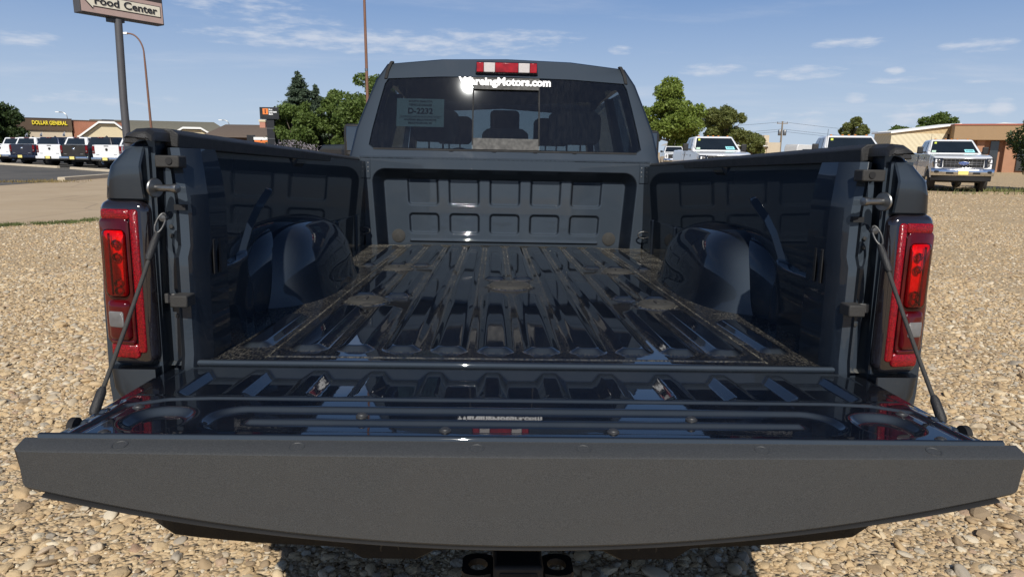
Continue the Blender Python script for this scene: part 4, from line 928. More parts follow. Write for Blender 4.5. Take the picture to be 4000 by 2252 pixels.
        MB().lathe([(0, .10), (.05, .06), (.09, 0)], (0, .0, 1.94), (0, 0, 1), 12).build('antenna_fin', PLASTIC, t, 40)
    else:
        # grille, headlights, bumper
        gr = MB().box(-.64, .64, 2.80, 2.905, .88, 1.205).build('grille', SEAM, t, 40, .02)
        MB().box(-.66, .66, 2.80, 2.92, 1.20, 1.235).build('grille_surround', VCHROME, gr, 40, .008)
        MB().box(-.66, .66, 2.80, 2.92, .865, .90).build('grille_surround', VCHROME, gr, 40, .008)
        if style == 'front':
            for z in (1.015, 1.085): MB().box(-.60, .60, 2.89, 2.916, z-.007, z+.007).build('grille_bar', VCHROME, gr, 40, .005)
            for x in np.linspace(-.54, .54, 9): MB().box(x-.010, x+.010, 2.885, 2.912, .905, 1.195).build('grille_bar', DSTEEL, gr)
            MB().loft([[(.17*k*math.cos(a), y, 1.05+.068*k*math.sin(a)) for a in np.linspace(0, 2*math.pi, 25)[:-1]] for y, k in ((2.90, 1), (2.93, 1), (2.935, .92))]).build('badge_rim', VCHROME, gr, 40)
            em = MB().loft([[(.155*k*math.cos(a), y, 1.05+.056*k*math.sin(a)) for a in np.linspace(0, 2*math.pi, 25)[:-1]] for y, k in ((2.92, 1), (2.940, 1), (2.943, .9))]).build('badge', BLUEOVAL, gr, 40)
            text('badge_script', 'Ford', .10, VCHROME, gr, frame((0, 2.9445, 1.05), (-1, 0, 0), (0, 0, 1)), .001, .0, 'CENTER', 1.1)
        else:
            text('grille_letters', 'RAM', .16, VCHROME, gr, frame((0, 2.91, 1.05), (-1, 0, 0), (0, 0, 1)), .004, .004, 'CENTER', 1.9)
            for z in (.95, 1.0, 1.10, 1.15): MB().box(-.60, .60, 2.90, 2.908, z-.008, z+.008).build('grille_bar', DSTEEL, gr)
        for s in (-1, 1):
            hl = MB().loft([[(s*.66, 2.80, .89), (s*.93, 2.72, .89), (s*.955, 2.68, 1.05), (s*.94, 2.68, 1.235), (s*.66, 2.78, 1.235)], [(s*.66, 2.925, .89), (s*.92, 2.87, .89), (s*.945, 2.82, 1.05), (s*.93, 2.82, 1.235), (s*.66, 2.905, 1.235)]]).build('headlight', GLOSSBLK if style == 'front' else WHITE, t, 40, .012)
            for z in (.975, 1.14): MB().lathe([(0, .02), (.045, .018), (.06, 0)], (s*.79, 2.895, z), (s*.3, 1, 0), 16).build('headlight_lens', CLEAR, hl, 50)
            MB().box(min(s*.68, s*.90), max(s*.68, s*.90), 2.885, 2.905, 1.045, 1.07).build('light_strip', DSTEEL, hl)
            MB().box(min(s*.955, s*.975), max(s*.955, s*.975), 1.18, 1.28, .95, 1.25).build('fender_vent', SEAM, t, 40, .004)
        bp = MB().loft([[(x, 2.75, .60), (x, 3.02-.17*(abs(x)/1.0)**3, .60), (x, 3.06-.17*(abs(x)/1.0)**3, .68), (x, 3.06-.17*(abs(x)/1.0)**3, .80), (x, 3.02-.17*(abs(x)/1.0)**3, .86), (x, 2.75, .86)] for x in np.linspace(-1.0, 1.0, 17)]).build('front_bumper', VCHROME, t, 50, .008)
        MB().loft([[(x, 2.70, .40), (x, 2.98-.2*(abs(x)/.95)**3, .42), (x, 3.0-.2*(abs(x)/.95)**3, .60), (x, 2.70, .60)] for x in np.linspace(-.95, .95, 11)]).build('air_dam', PLASTIC, bp, 50)
        for x in (-.42, .42): MB().box(x-.12, x+.12, 3.02, 3.062, .66, .735).build('tow_opening', SEAM, bp, 40, .02)
        for x in (-.80, .80): MB().box(x-.10, x+.10, 2.90, 2.985, .69, .78).build('fog_lamp', SEAM, bp, 40, .02)
        MB().box(-.16, .16, 3.06, 3.078, .64, .80).build('number_plate', YPLATE, t, 40, .003)
        if marker:
            for x in (-.55, -.2, 0, .2, .55): MB().lathe([(0, .035), (.03, .03), (.05, 0)], (x, .48-.05*abs(x), 1.945), (0, 0, 1), 10).build('roof_marker', AMBER, t, 50)
        MB().cyl((.82, 1.2, 1.38), (0, 0, 1), .006, .75, 6).build('antenna', SEAM, t)
    if style == 'front': t.scale = (1.06, 1.06, 1.06)
    if dealer:
        panel('dealer_card', front, (.70, .10, .88, .30), .017, AQUA, cb)
        text('dealer_print', 'D-2232', .075, INK, cb, frame(bil(front, .79, .20) + Vector((0, .022, .014)), (-1, 0, 0), (0, -.77, .565)), .001, .001)
        panel('inspection_sticker', front, (.10, .68, .15, .80), .017, plain('lime_sticker', (.55, .62, .08), .7), cb)
        panel('window_sticker', front, (.08, .10, .16, .22), .017, plain('mint_sticker', (.45, .62, .50), .7), cb)
    if flag:
        f_ = MB().cyl((.86, -.10, 1.7), (.1, 0, 1), .008, .62, 6).build('flag_staff', WHITE, t)
        MB().loft([[(.90, y, 2.0+.0*y), (.90, y, 2.32-abs(y+.12)*.9), (.905, y, 2.32-abs(y+.12)*.9), (.905, y, 2.0)] for y in (-.12, -.22, -.32)]).build('window_flag', WHITE, f_)
        MB().box(.897, .908, -.26, -.14, 2.01, 2.12).build('flag_field', NAVY, f_)
    return t
ROW = 'pickups parked tail-out along the kerb'
H0 = 10.
def ram(u, label, col, **k):
    """u: (x, y) of the middle of the rear bumper on the ground"""
    a = R_(H0); c_ = (u[0] + 3.05*math.sin(a), u[1] + 3.05*math.cos(a), .012); return pickup(label, col, c_, H0, 'rear', ROW, **k)
ram((-38.6, 51.2), 'white pickup parked at the far end of the row by the dark round tree', WHITE, flag=True)
ram((-35.3, 47.9), 'white pickup with chrome bumper beside the navy pickup in the row', WHITE, flag=True)
ram((-31.95, 45.2), 'navy pickup with yellow card on its bumper beside the white ones', NAVY, bumper=NAVY, flag=True)
ram((-28.7, 43.0), 'white pickup with white painted bumper between navy and charcoal pickups', WHITE, bumper=WHITE)
ram((-26.2, 41.4), 'charcoal pickup with red lamps and chrome bumper between two white pickups', CHAR)
ram((-22.95, 39.2), 'white pickup with chrome bumper behind the sign pole', WHITE)
ram((-19.9, 36.9), 'dark grey pickup last in the row beyond the truck bed', CHAR)
FG = 'pickups parked nose-out on the gravel'
pickup('silver white pickup with chrome grille and yellow card facing the gravel lot', SILVER, (19.4, 27.2, 0), 203, 'front', FG, dealer=True, marker=True)
pickup('white pickup whose roof and windshield show just above the bed rail', WHITE, (12.75, 23.1, 0), 194, 'front', FG, dealer=True, marker=True)
pickup('white pickup with big black mirrors and lettered windshield in front of the leafy tree', WHITE, (9.05, 27.0, 0), 186, 'front', FG, dealer=True, marker=True)
pickup('distant white pickup with dark lettered grille under the bright green tree', WHITE, (16.4, 60.5, 0), 190, 'ram', FG)

# ------------------------------------------------------------------ buildings and signs on the left
BRICKR = plain('red_brick_wall', (.30, .125, .075), .9, 0, .2, 1.2, .4, 8)
TANB = plain('tan_block_wall', (.52, .44, .33), .9, 0, .1, 1.0, .3, 5)
BROWNP = plain('brown_parapet', (.085, .055, .035), .8, 0, .15, 1.0)
OLIVE = plain('olive_shingles', (.15, .14, .105), .95, 0, .18, 2.5, .5, 6)
BRSH = plain('brown_shingles', (.115, .085, .065), .95, 0, .18, 2.5, .5, 6)
CREAM = plain('cream_siding', (.58, .50, .34), .9, 0, .06, 1.0)
WTRIM = plain('white_trim', (.78, .78, .76), .7, 0, .05, 1)
DBRICK = plain('dark_brick', (.085, .05, .038), .9, 0, .25, 2, .4, 8)
YLET = plain('yellow_letters', (.85, .68, .05), .5, 0, .03, 2)
ORANGE = plain('orange_panel', (.75, .20, .04), .6, 0, .05, 2)
SIGNBLK = plain('sign_black', (.012, .013, .016), .45, 0, .1, 2)
DARKPOLE = plain('dark_grey_pole', (.075, .075, .082), .6, .2, .15, 2)
RUSTPOLE = plain('rust_brown_pole', (.17, .085, .055), .7, .1, .15, 2)
def V2(p): return Vector((p[0], p[1], 0))
class Along:
    """local frame of a facade from a to b (left to right as seen from the lot); depth runs away from the lot"""
    def __init__(s, a, b_): s.a = V2(a); d = V2(b_)-s.a; s.len = d.length; s.x = d.normalized(); s.n = Vector((-s.x.y, s.x.x, 0))
    def p(s, u, d, z): q = s.a + s.x*u + s.n*d; return (q.x, q.y, z)
    def box(s, mb, u0, u1, d0, d1, z0, z1):
        vs = [s.p(u, d, z) for z in (z0, z1) for d in (d0, d1) for u in (u0, u1)]
        return mb.add(vs, [(0, 2, 3, 1), (4, 5, 7, 6), (0, 1, 5, 4), (2, 6, 7, 3), (0, 4, 6, 2), (1, 3, 7, 5)])
    def solid(s, mb, pts, fs): return mb.add([s.p(*q) for q in pts], fs)
# store with brown parapet
f = Along((-67.5, 93.6), (-60.4, 98.0))
st = empty('store_building', f.p(0, 0, 0), 0, 'low store with brown parapet and yellow letters next to the red brick wall', 'building')
def ch(root, mb, name, mat, bevel=0): 
    o = mb.build(name, mat, root, 40, bevel); o.matrix_parent_inverse = Matrix.Translation(-Vector(root.location)); return o
ch(st, f.box(MB(), 0, f.len, 0, 22, 0, 3.42), 'wall', TANB)
ch(st, f.box(MB(), -.15, f.len+.1, -.25, 22, 3.42, 5.0), 'parapet', BROWNP)
ch(st, f.box(MB(), -.2, f.len+.15, -.3, 22.1, 5.0, 5.08), 'parapet_cap', plain('bronze_cap', (.05, .035, .03), .6))
sgn = text('store_letters', 'DOLLAR GENERAL', .74, YLET, st, Matrix.Translation(-Vector(st.location)) @ frame(f.p(f.len*.70, -.34, 4.40), f.x, (0, 0, 1)), .08, .018, 'CENTER', .66)
ch(st, f.box(MB(), 1.2, 2.6, -.02, .1, 0, 2.3), 'door', BGLASS); ch(st, f.box(MB(), 3.0, 6.2, -.02, .1, .8, 2.4), 'window', BGLASS)
# red brick shop
g = Along((-60.25, 98.15), (-55.2, 101.7))
br = empty('brick_building', g.p(0, 0, 0), 0, 'plain red brick wall building between the store and the olive roof', 'building')
ch(br, g.box(MB(), 0.02, g.len, .05, 20, 0, 4.82), 'wall', BRICKR); ch(br, g.box(MB(), 0, g.len+.05, -.02, 20.1, 4.82, 4.95), 'parapet_cap', BROWNP)
ch(br, g.box(MB(), 4.0, 5.5, 3, 4.5, 4.95, 5.25), 'roof_unit', STEEL)
# olive-roofed strip with two gables
h = Along((-59.0, 96.6), (-40.4, 105.3))
sm_ = empty('strip_mall', h.p(0, 0, 0), 0, 'long building with olive shingle roof and two white trimmed tan gables', 'building')
ch(sm_, h.box(MB(), 0, h.len, .6, 14, 0, 2.75), 'wall', CREAM)
rf = ch(sm_, h.solid(MB(), [(1.0, -.6, 2.70), (h.len+.9, -.6, 2.70), (h.len+.9, 15.5, 2.70), (1.0, 15.5, 2.70), (1.2, 7, 5.25), (h.len-2.2, 7, 5.3)], [(0, 1, 5, 4), (1, 2, 5), (2, 3, 4, 5), (3, 0, 4), (3, 2, 1, 0)]), 'roof', OLIVE)
for u0, u1, ap0, ap1, zt in ((.6, 7.0, 3.0, 4.9, 4.35), (11.2, 18.3, 13.6, 16.0, 3.85)):
    zb = 2.45; d = -1.2
    ch(sm_, h.solid(MB(), [(u, dd, z) for dd in (d, 5) for u, z in ((u0, zb), (u1, zb), (ap1, zt), (ap0, zt))], [(0, 1, 2, 3), (7, 6, 5, 4), (0, 4, 5, 1), (1, 5, 6, 2), (2, 6, 7, 3), (3, 7, 4, 0)]), 'gable', CREAM)
    for (ua, za), (ub, zb_) in (((u0-.3, zb-.1), (ap0, zt+.12)), ((ap0, zt+.12), (ap1, zt+.12)), ((ap1, zt+.12), (u1+.3, zb-.1))):
        ch(sm_, h.solid(MB(), [(ua, dd, za) for dd in (d-.5, d+5)] + [(ub, dd, zb_) for dd in (d-.5, d+5)] + [(ua, dd, za+.28) for dd in (d-.5, d+5)] + [(ub, dd, zb_+.28) for dd in (d-.5, d+5)],
            [(0, 1, 3, 2), (4, 6, 7, 5), (0, 2, 6, 4), (1, 5, 7, 3), (0, 4, 5, 1), (2, 3, 7, 6)]), 'gable_trim', WTRIM)
    ch(sm_, h.box(MB(), u0-.1, u1+.1, d-.06, d+.02, zb-.2, zb-.02), 'eave_trim', WTRIM)
# bank with brown roof
k = Along((-40.2, 94.8), (-28.2, 95.2))
bk = empty('bank_building', k.p(0, 0, 0), 0, 'low dark brick building with brown shingle roof and a chimney', 'building')
ch(bk, k.box(MB(), .3, k.len-.6, .8, 12, 0, 2.80), 'wall', DBRICK)
rf = ch(bk, k.solid(MB(), [(-.9, -.4, 2.72), (k.len+.6, -.4, 2.72), (k.len+.6, 13, 2.72), (-.9, 13, 2.72), (.9, 5.5, 4.65), (k.len-1.5, 5.5, 4.65)], [(0, 1, 5, 4), (1, 2, 5), (2, 3, 4, 5), (3, 0, 4), (3, 2, 1, 0)]), 'roof', BRSH)
cm = ch(bk, k.box(MB(), 6.2, 7.0, 4.2, 5.0, 3.6, 5.05), 'chimney', plain('chimney_brick', (.42, .20, .14), .9)); 
ch(bk, k.box(MB(), 6.12, 7.08, 4.12, 5.08, 5.05, 5.35), 'chimney_cap', CREAM)
for u in (2.7, 9.8):
    ch(bk, k.box(MB(), u, u+1.3, .72, .9, 1.0, 2.35), 'window_frame', WTRIM); ch(bk, k.box(MB(), u+.12, u+.58, .70, .9, 1.1, 2.25), 'window', BGLASS); ch(bk, k.box(MB(), u+.72, u+1.18, .70, .9, 1.1, 2.25), 'window', BGLASS)
# bank pylon sign
ps = empty('pylon_sign', (-24.7, 75, 0), 0, 'black pylon sign with orange square mark in front of the brown roofed building', 'sign')
def rel(root, mb, name, mat, bevel=0): return mb.build(name, mat, root, 40, bevel)
rel(ps, MB().box(-.42, .42, -.22, .22, 0, 4.5), 'post', SIGNBLK, .02)
pb = rel(ps, MB().box(-1.05, 1.05, -.35, .35, 4.45, 5.72), 'sign_box', SIGNBLK, .02)
rel(pb, MB().box(-.72, -.12, -.38, -.34, 4.95, 5.58), 'logo_tile', ORANGE, .12)
text('logo_letter', 'I', .55, SIGNBLK, pb, frame((-.42, -.39, 5.26), (1, 0, 0), (0, 0, 1)), .01, .03)
for w_i, w_t in enumerate(('First', 'Interstate', 'Bank')): text('sign_word', w_t, .27, WHITE_LET, pb, frame((-.05, -.37, 5.46-.235*w_i), (1, 0, 0), (0, 0, 1)), .012, .008, 'LEFT', .82)
for z in (2.35, 3.45): rel(ps, MB().box(-.43, .43, -.23, .23, z, z+.05), 'band', STEEL)
am = empty('teller_kiosk', (-28.9, 85, 0), 0, 'orange and black kiosk standing before the dark brick building', 'kiosk')
rel(am, MB().box(-1.1, 1.1, -.4, .8, 0, 2.3), 'cabinet', ORANGE, .03); rel(am, MB().box(-1.15, 1.15, -.45, .85, 2.3, 2.65), 'header', WTRIM, .02); rel(am, MB().box(-2.0, -1.2, -.4, .4, 0, 2.9), 'side_panel', SIGNBLK, .02)
rel(am, MB().box(-.5, .8, -.42, -.38, 1.3, 1.9), 'screen', WTRIM)
# food centre sign
fa = Along((-17.95, 29.6), (-15.85, 32.7))
fs_ = empty('shop_sign', (-17.15, 31.0, 0), 0, 'tall shop sign on a dark pole with arrow panel reading Food Center', 'sign')
PINK = plain('faded_pink_panel', (.42, .31, .28), .7, 0, .15, 3); CRSIGN = plain('cream_sign_face', (.72, .68, .56), .6, 0, .06, 3)
bxs = ch(fs_, fa.box(MB(), 0, fa.len, 0, .55, 7.05, 10.2), 'sign_case', DARKPOLE, .02)
ch(fs_, fa.box(MB(), .06, fa.len-.06, -.03, .01, 7.10, 8.02), 'lower_panel', PINK)
ch(fs_, fa.box(MB(), .06, fa.len-.06, -.03, .01, 8.03, 10.1), 'upper_panel', plain('brown_black_panel', (.035, .030, .028), .6))
def arrow(i_, dpt):
    pts = [(.18+i_*1.6, 7.60), (.52+i_*.3, 7.96-i_*1.8), (.52+i_*.3, 7.86-i_), (fa.len-.16-i_, 7.86-i_), (fa.len-.16-i_, 7.36+i_), (.52+i_*.3, 7.36+i_), (.52+i_*.3, 7.24+i_*1.8)]
    n = len(pts); return fa.solid(MB(), [(u, d_, z) for d_ in (dpt, dpt+.02) for u, z in pts], [tuple(range(n)), tuple(range(2*n-1, n-1, -1))] + [(i, i+n, (i+1) % n+n, (i+1) % n) for i in range(n)])
ch(fs_, arrow(0, -.045), 'arrow_border', SIGNBLK); ch(fs_, arrow(.03, -.06), 'arrow_panel', CRSIGN)
for w_t, w_u in (('Food', .30), ('Center', .70)): text('sign_word', w_t, .45, SIGNBLK, fs_, Matrix.Translation(-Vector(fs_.location)) @ frame(fa.p(fa.len*w_u, -.075, 7.61), fa.x, (0, 0, 1)), .008, .008, 'CENTER', 1.18)
for u, r_ in ((2.45, .20), (2.95, .24)):
    pts = [fa.p(u + r_*1.3*math.cos(a), -.06, 8.62 + r_*1.25*math.sin(a)) for a in np.linspace(0, 2*math.pi, 25)[:-1]]
    ch(fs_, MB().tube(pts, .06, 8, True), 'upper_letter', PINK)
ch(fs_, MB().tube([(-17.26, 30.95, 0), (-17.22, 30.97, 3.5), (-17.12, 31.02, 7.0)], [.17, .165, .16], 20), 'pole', DARKPOLE)
ch(fs_, fa.box(MB(), 1.30, 1.90, .05, .5, 6.88, 7.05), 'pole_collar', SIGNBLK)
# street lamp with curved arm
sl_ = empty('street_lamp', (-23.0, 45, 0), 0, 'rust brown street lamp with a curved arm behind the shop sign', 'street lamp')
pp = [(0, 0, 0), (0, 0, 3), (.0, 0, 6.6)] + [(-.85*(1-math.cos(a)), 0, 7.3 + 1.25*math.sin(a)) for a in np.linspace(.15, 1.5, 9)] + [(-1.0, 0, 8.57)]
rel(sl_, MB().tube(pp, [.085, .08, .065] + [.05]*10, 10), 'pole', RUSTPOLE)
rel(sl_, MB().loft([[(-.95, -.09*k_, 8.50), (-.95, .09*k_, 8.50), (-.95, .07*k_, 8.64), (-.95, -.07*k_, 8.64)] if q == 0 else [(-1.4, -.09, 8.50), (-1.4, .09, 8.50), (-1.4, .06, 8.62), (-1.4, -.06, 8.62)] for q, k_ in ((0, 1), (1, 1))]), 'lamp_head', WTRIM, .02)
sp_ = empty('light_pole', (-7.63, 40, 0), 0, 'tall slim rust brown pole rising behind the cab', 'pole')
rel(sp_, MB().tube([(0, 0, 0), (.01, 0, 6), (.0, 0, 14)], [.10, .085, .065], 12), 'pole', RUSTPOLE); rel(sp_, MB().lathe([(.088, 0), (.10, .01), (.10, .14), (.088, .15)], (0, 0, 5.9), (0, 0, 1), 12), 'band', STEEL)
for lx, ly, hh_ in ((-73, 118, 6.9), (-49.5, 128, 6.3)):
    q_ = empty('street_lamp', (lx, ly, 0), 0, ('far grey street lamp above the red brick wall' if lx < -60 else 'far grey street lamp between the olive roof and the brown roof'), 'street lamp', 'far street lamps')
    rel(q_, MB().tube([(0, 0, 0), (0, 0, hh_-1)] + [(-.9*(1-math.cos(a)), 0, hh_-1+math.sin(a)) for a in np.linspace(.3, 1.57, 6)] + [(-1.4, 0, hh_)], .06, 8), 'pole', STEEL); rel(q_, MB().box(-1.9, -1.3, -.1, .1, hh_-.04, hh_+.09), 'lamp_head', WTRIM)

# ------------------------------------------------------------------ buildings on the right
PEACH = plain('peach_brick', (.36, .19, .115), .9, 0, .15, 2, .3, 8)
TANF = plain('tan_fascia', (.30, .195, .105), .75, 0, .06, 2)
REDCAP = plain('red_brown_cap', (.32, .09, .055), .7, 0, .1, 2)
def ribbed(name, col):
    b = NB(name); o = b.coord(); w = b.n('ShaderNodeTexWave'); w.inputs['Scale'].default_value = 1.3; w.bands_direction = 'DIAGONAL'; b.l(o, w.inputs['Vector'])
    p = b.bsdf(Base_Color=b.mix(w.outputs['Fac'], tuple(c*.9 for c in col), col), Roughness=.6); b.l(b.bump(w.outputs['Fac'], .5, .03), p.inputs['Normal']); return b.done(p)
BEIGE = ribbed('beige_metal_siding', (.62, .55, .39)); TANM = ribbed('tan_metal_siding', (.50, .38, .22))
e = Along((36.4, 60.2), (41.5, 60.0))
mb_ = empty('metal_building', e.p(0, 0, 0), 0, 'beige ribbed metal shed beside the brown brick building', 'building')
ch(mb_, e.box(MB(), 0, e.len, 0, 3, 0, 3.35), 'wall', BEIGE)
ch(mb_, e.solid(MB(), [(u, d_, z) for d_ in (0.02, 3) for u, z in ((0.02, 3.35), (e.len+4, 3.35), (e.len+4, 4.2), (e.len+1, 4.15))], [(0, 1, 2, 3), (7, 6, 5, 4), (0, 4, 5, 1), (1, 5, 6, 2), (2, 6, 7, 3), (3, 7, 4, 0)]), 'gable_wall', TANM)
ch(mb_, e.solid(MB(), [(u, d_, z) for d_ in (-.25, 3.2) for u, z in ((-.2, 3.33), (e.len+1, 4.16), (e.len+1, 4.30), (-.2, 3.47))], [(0, 1, 2, 3), (7, 6, 5, 4), (0, 4, 5, 1), (1, 5, 6, 2), (2, 6, 7, 3), (3, 7, 4, 0)]), 'roof_edge', WTRIM)
w_ = Along((41.0, 58.4), (66, 47.5))
bb = empty('brick_office', w_.p(0, 0, 0), 0, 'one storey peach brick office with wide tan fascia and tall narrow windows', 'building')
ch(bb, w_.box(MB(), 0.1, w_.len, 1.1, 16, 0, 2.8), 'wall', PEACH)
ch(bb, w_.box(MB(), 0, w_.len, 0, 17, 2.78, 4.05), 'fascia', TANF, .02); ch(bb, w_.box(MB(), -.06, w_.len+.06, -.06, 17.1, 4.05, 4.17), 'roof_cap', REDCAP)
ch(bb, w_.solid(MB(), [(3.0, 4, 4.15), (7.5, 4, 4.15), (7.5, 9, 4.15), (3, 9, 4.15), (5.2, 6.5, 4.55)], [(0, 1, 4), (1, 2, 4), (2, 3, 4), (3, 0, 4), (3, 2, 1, 0)]), 'skylight', WTRIM)
for i in range(11):
    u = 1.0 + i*2.1
    ch(bb, w_.box(MB(), u, u+.62, .95, 1.12, .15, 2.7), 'window', BGLASS); ch(bb, w_.box(MB(), u+1.0, u+1.55, .55, 1.12, 0, 2.78), 'pilaster', PEACH)
z_ = Along((30.5, 90), (38.2, 92))
lb = empty('low_building', z_.p(0, 0, 0), 0, 'low cream building with white metal roof and dark doorway beyond the pickups', 'building')
ch(lb, z_.box(MB(), 0, z_.len, 0, 10, 0, 2.35), 'wall', CREAM)
ch(lb, z_.solid(MB(), [(-3.5, -.5, 2.35), (z_.len-.4, -.5, 2.35), (z_.len-.8, 5, 3.3), (-3.5, 5, 3.3), (-3.5, 10, 2.35), (z_.len-.4, 10, 2.35)], [(0, 1, 2, 3), (3, 2, 5, 4), (0, 3, 4), (1, 5, 2), (4, 5, 1, 0)]), 'roof', WTRIM)
ch(lb, z_.box(MB(), 3.2, 6.0, -.03, .2, 0, 2.0), 'doorway', SEAM); ch(lb, z_.box(MB(), z_.len-.5, z_.len+1.6, -.2, 8, 0, 2.9), 'end_wall', TANB); ch(lb, z_.box(MB(), z_.len-.2, z_.len+.6, 1, 2, 2.9, 3.9), 'chimney', TANB)
cp = empty('camper_trailer', (40.6, 86, 0), R_(20), 'pale grey camper parked beside the low cream building', 'trailer')
rel(cp, MB().prism([(-2.6, .5), (2.4, .5), (2.7, 1.4), (2.2, 2.5), (-2.4, 2.6), (-2.6, 2.2)], 'y', -1.1, 1.1), 'shell', plain('camper_grey', (.52, .53, .54), .4), .08)
rel(cp, MB().box(-1.7, -.3, -1.13, -1.05, 1.4, 2.0), 'window', BGLASS, .03)
for x in (-.5, .35): rel(cp, MB().lathe([(0, .1), (.2, .1), (.32, .08), (.33, -.1), (0, -.1)], (x, -.95, .33), (0, -1, 0), 18), 'wheel', RUBBER)
up_ = empty('utility_pole', (47.4, 110, 0), 0, 'wooden utility pole carrying two grey transformers and wires', 'utility pole')
WOOD = plain('weathered_wood_pole', (.20, .165, .125), .9, 0, .2, 3)
rel(up_, MB().tube([(0, 0, 0), (0, 0, 6.6)], [.17, .12], 10), 'pole', WOOD); rel(up_, MB().box(-.9, .9, -.06, .06, 6.2, 6.32), 'crossarm', WOOD)
for x in (-.42, .42): rel(up_, MB().lathe([(0, 0), (.24, .02), (.26, .1), (.26, .8), (.2, .92), (0, .95)], (x, -.2, 4.3), (0, 0, 1), 16), 'transformer', STEEL)
for x in (-.8, 0, .8): rel(up_, MB().cyl((x, 0, 6.32), (0, 0, 1), .05, .22, 8), 'insulator', STEEL)
for zz_ in (5.0, 5.35, 6.5):
    up2 = [( (1-t)*0 + t*60, t*30, zz_ - 1.2*math.sin(t*math.pi) + t*.2) for t in np.linspace(0, 1, 14)]
    rel(up_, MB().tube(up2, .02, 5), 'wire', SEAM); rel(up_, MB().tube([(-x*.6, -y*.2, z) for x, y, z in up2], .02, 5), 'wire', SEAM)

# ------------------------------------------------------------------ trees and shrubs
def leafmat(name, c0, c1, trans=.35):
    b = NB(name); a = b.attr('rnd'); col_ = b.mix(a, c0, c1)
    p = b.bsdf(Base_Color=col_, Roughness=.55, Specular_IOR_Level=.3); t = b.n('ShaderNodeBsdfTranslucent'); b.l(b.mix(.4, col_, (c1[0]*1.3, c1[1]*1.3, c1[2]*.6)), t.inputs[0])
    m = b.n('ShaderNodeMixShader'); m.inputs[0].default_value = trans; b.l(p.outputs[0], m.inputs[1]); b.l(t.outputs[0], m.inputs[2]); return b.done(m)
LF_D = leafmat('dark_leaf', (.030, .050, .018), (.060, .095, .030)); LF_G = leafmat('green_leaf', (.066, .108, .024), (.15, .205, .055))
LF_B = leafmat('bright_leaf', (.11, .16, .025), (.22, .28, .065)); LF_O = leafmat('olive_leaf', (.10, .12, .035), (.19, .21, .07))
LF_S = leafmat('spruce_needle', (.045, .070, .045), (.085, .12, .075), .15); LF_P = leafmat('lavender_flower', (.42, .36, .42), (.60, .54, .58))
BARK = plain('grey_bark', (.13, .105, .08), .95, 0, .3, 4, .5, 20)
def leaves(centers, size, mat, name, parent, jitter=1.0, flat=.5):
    P = np.asarray(centers); n = len(P)
    a = rng.normal(0, 1, (n, 3)); a /= np.linalg.norm(a, axis=1)[:, None]; b_ = rng.normal(0, 1, (n, 3)); b_ -= a*(a*b_).sum(1)[:, None]; b_ /= np.linalg.norm(b_, axis=1)[:, None]
    s = size*rng.uniform(.6, 1.4, n)[:, None]
    V = np.stack([P - a*s, P + b_*s*flat, P + a*s, P - b_*s*flat], 1).reshape(-1, 3).astype(np.float32)
    me = bpy.data.meshes.new(name); me.vertices.add(4*n); me.vertices.foreach_set('co', V.ravel())
    me.loops.add(4*n); me.loops.foreach_set('vertex_index', np.arange(4*n, dtype=np.int32)); me.polygons.add(n)
    me.polygons.foreach_set('loop_start', np.arange(n, dtype=np.int32)*4); me.polygons.foreach_set('loop_total', np.full(n, 4, np.int32)); me.update(calc_edges=True)
    at_ = me.attributes.new('rnd', 'FLOAT', 'POINT'); at_.data.foreach_set('value', np.repeat(rng.uniform(0, 1, n), 4).astype(np.float32))
    o = finish(name, me, mat, parent, 0); return o
def broadleaf(label, loc, h, rx, mat, n=7000, size=.24, base=.2, lobes=26, name='broadleaf_tree', cat='tree', group=None, skew=0., top=1., seed=0):
    n = int(n*1.7); size = size*.76
    r = np.random.default_rng(seed+11); t = empty(name, loc, 0, label, cat, group)
    zc = h*(base+(1-base)*.5); rz = h*(1-base)*.5
    L_ = []
    for i in range(lobes):
        v = r.normal(0, 1, 3); v /= np.linalg.norm(v); k = r.uniform(.40, .98)
        w = 1-.25*max(0, v[2])*top
        L_.append((np.array([v[0]*rx*k*w+skew*v[2], v[1]*rx*k*w, zc+v[2]*rz*k]), r.uniform(.16, .38)*min(rx, rz)))
    vol = np.array([q[1]**2 for q in L_]); pick = r.choice(lobes, n, p=vol/vol.sum())
    v = r.normal(0, 1, (n, 3)); v /= np.linalg.norm(v, axis=1)[:, None]; rad = r.uniform(.35, 1, n)**.5
    C_ = np.array([q[0] for q in L_])[pick]; R2 = np.array([q[1] for q in L_])[pick]
    P = C_ + v*(R2*rad)[:, None]*np.array([1.05, 1.05, .85]) + r.normal(0, .05*rx/3, (n, 3))
    P = P[P[:, 2] > .25]
    leaves(P, size, mat, 'crown', t)
    mb = MB(); th = h*.022+.06
    mb.tube([(0, 0, 0), (.1*r.normal(), .1*r.normal(), h*base), (.2*r.normal(), .2*r.normal(), h*.6), (0, 0, h*.85)], [th*1.2, th, th*.6, th*.15], 9)
    for q, rr in L_[:14]:
        s0 = np.array([0, 0, r.uniform(base*.8, .5)*h]); mid = (s0+q)/2 + r.normal(0, .15, 3)*rx*.3; mb.tube([tuple(s0), tuple(mid), tuple(q)], [th*.45, th*.28, th*.08], 6)
    mb.build('trunk', BARK, t, 60); return t
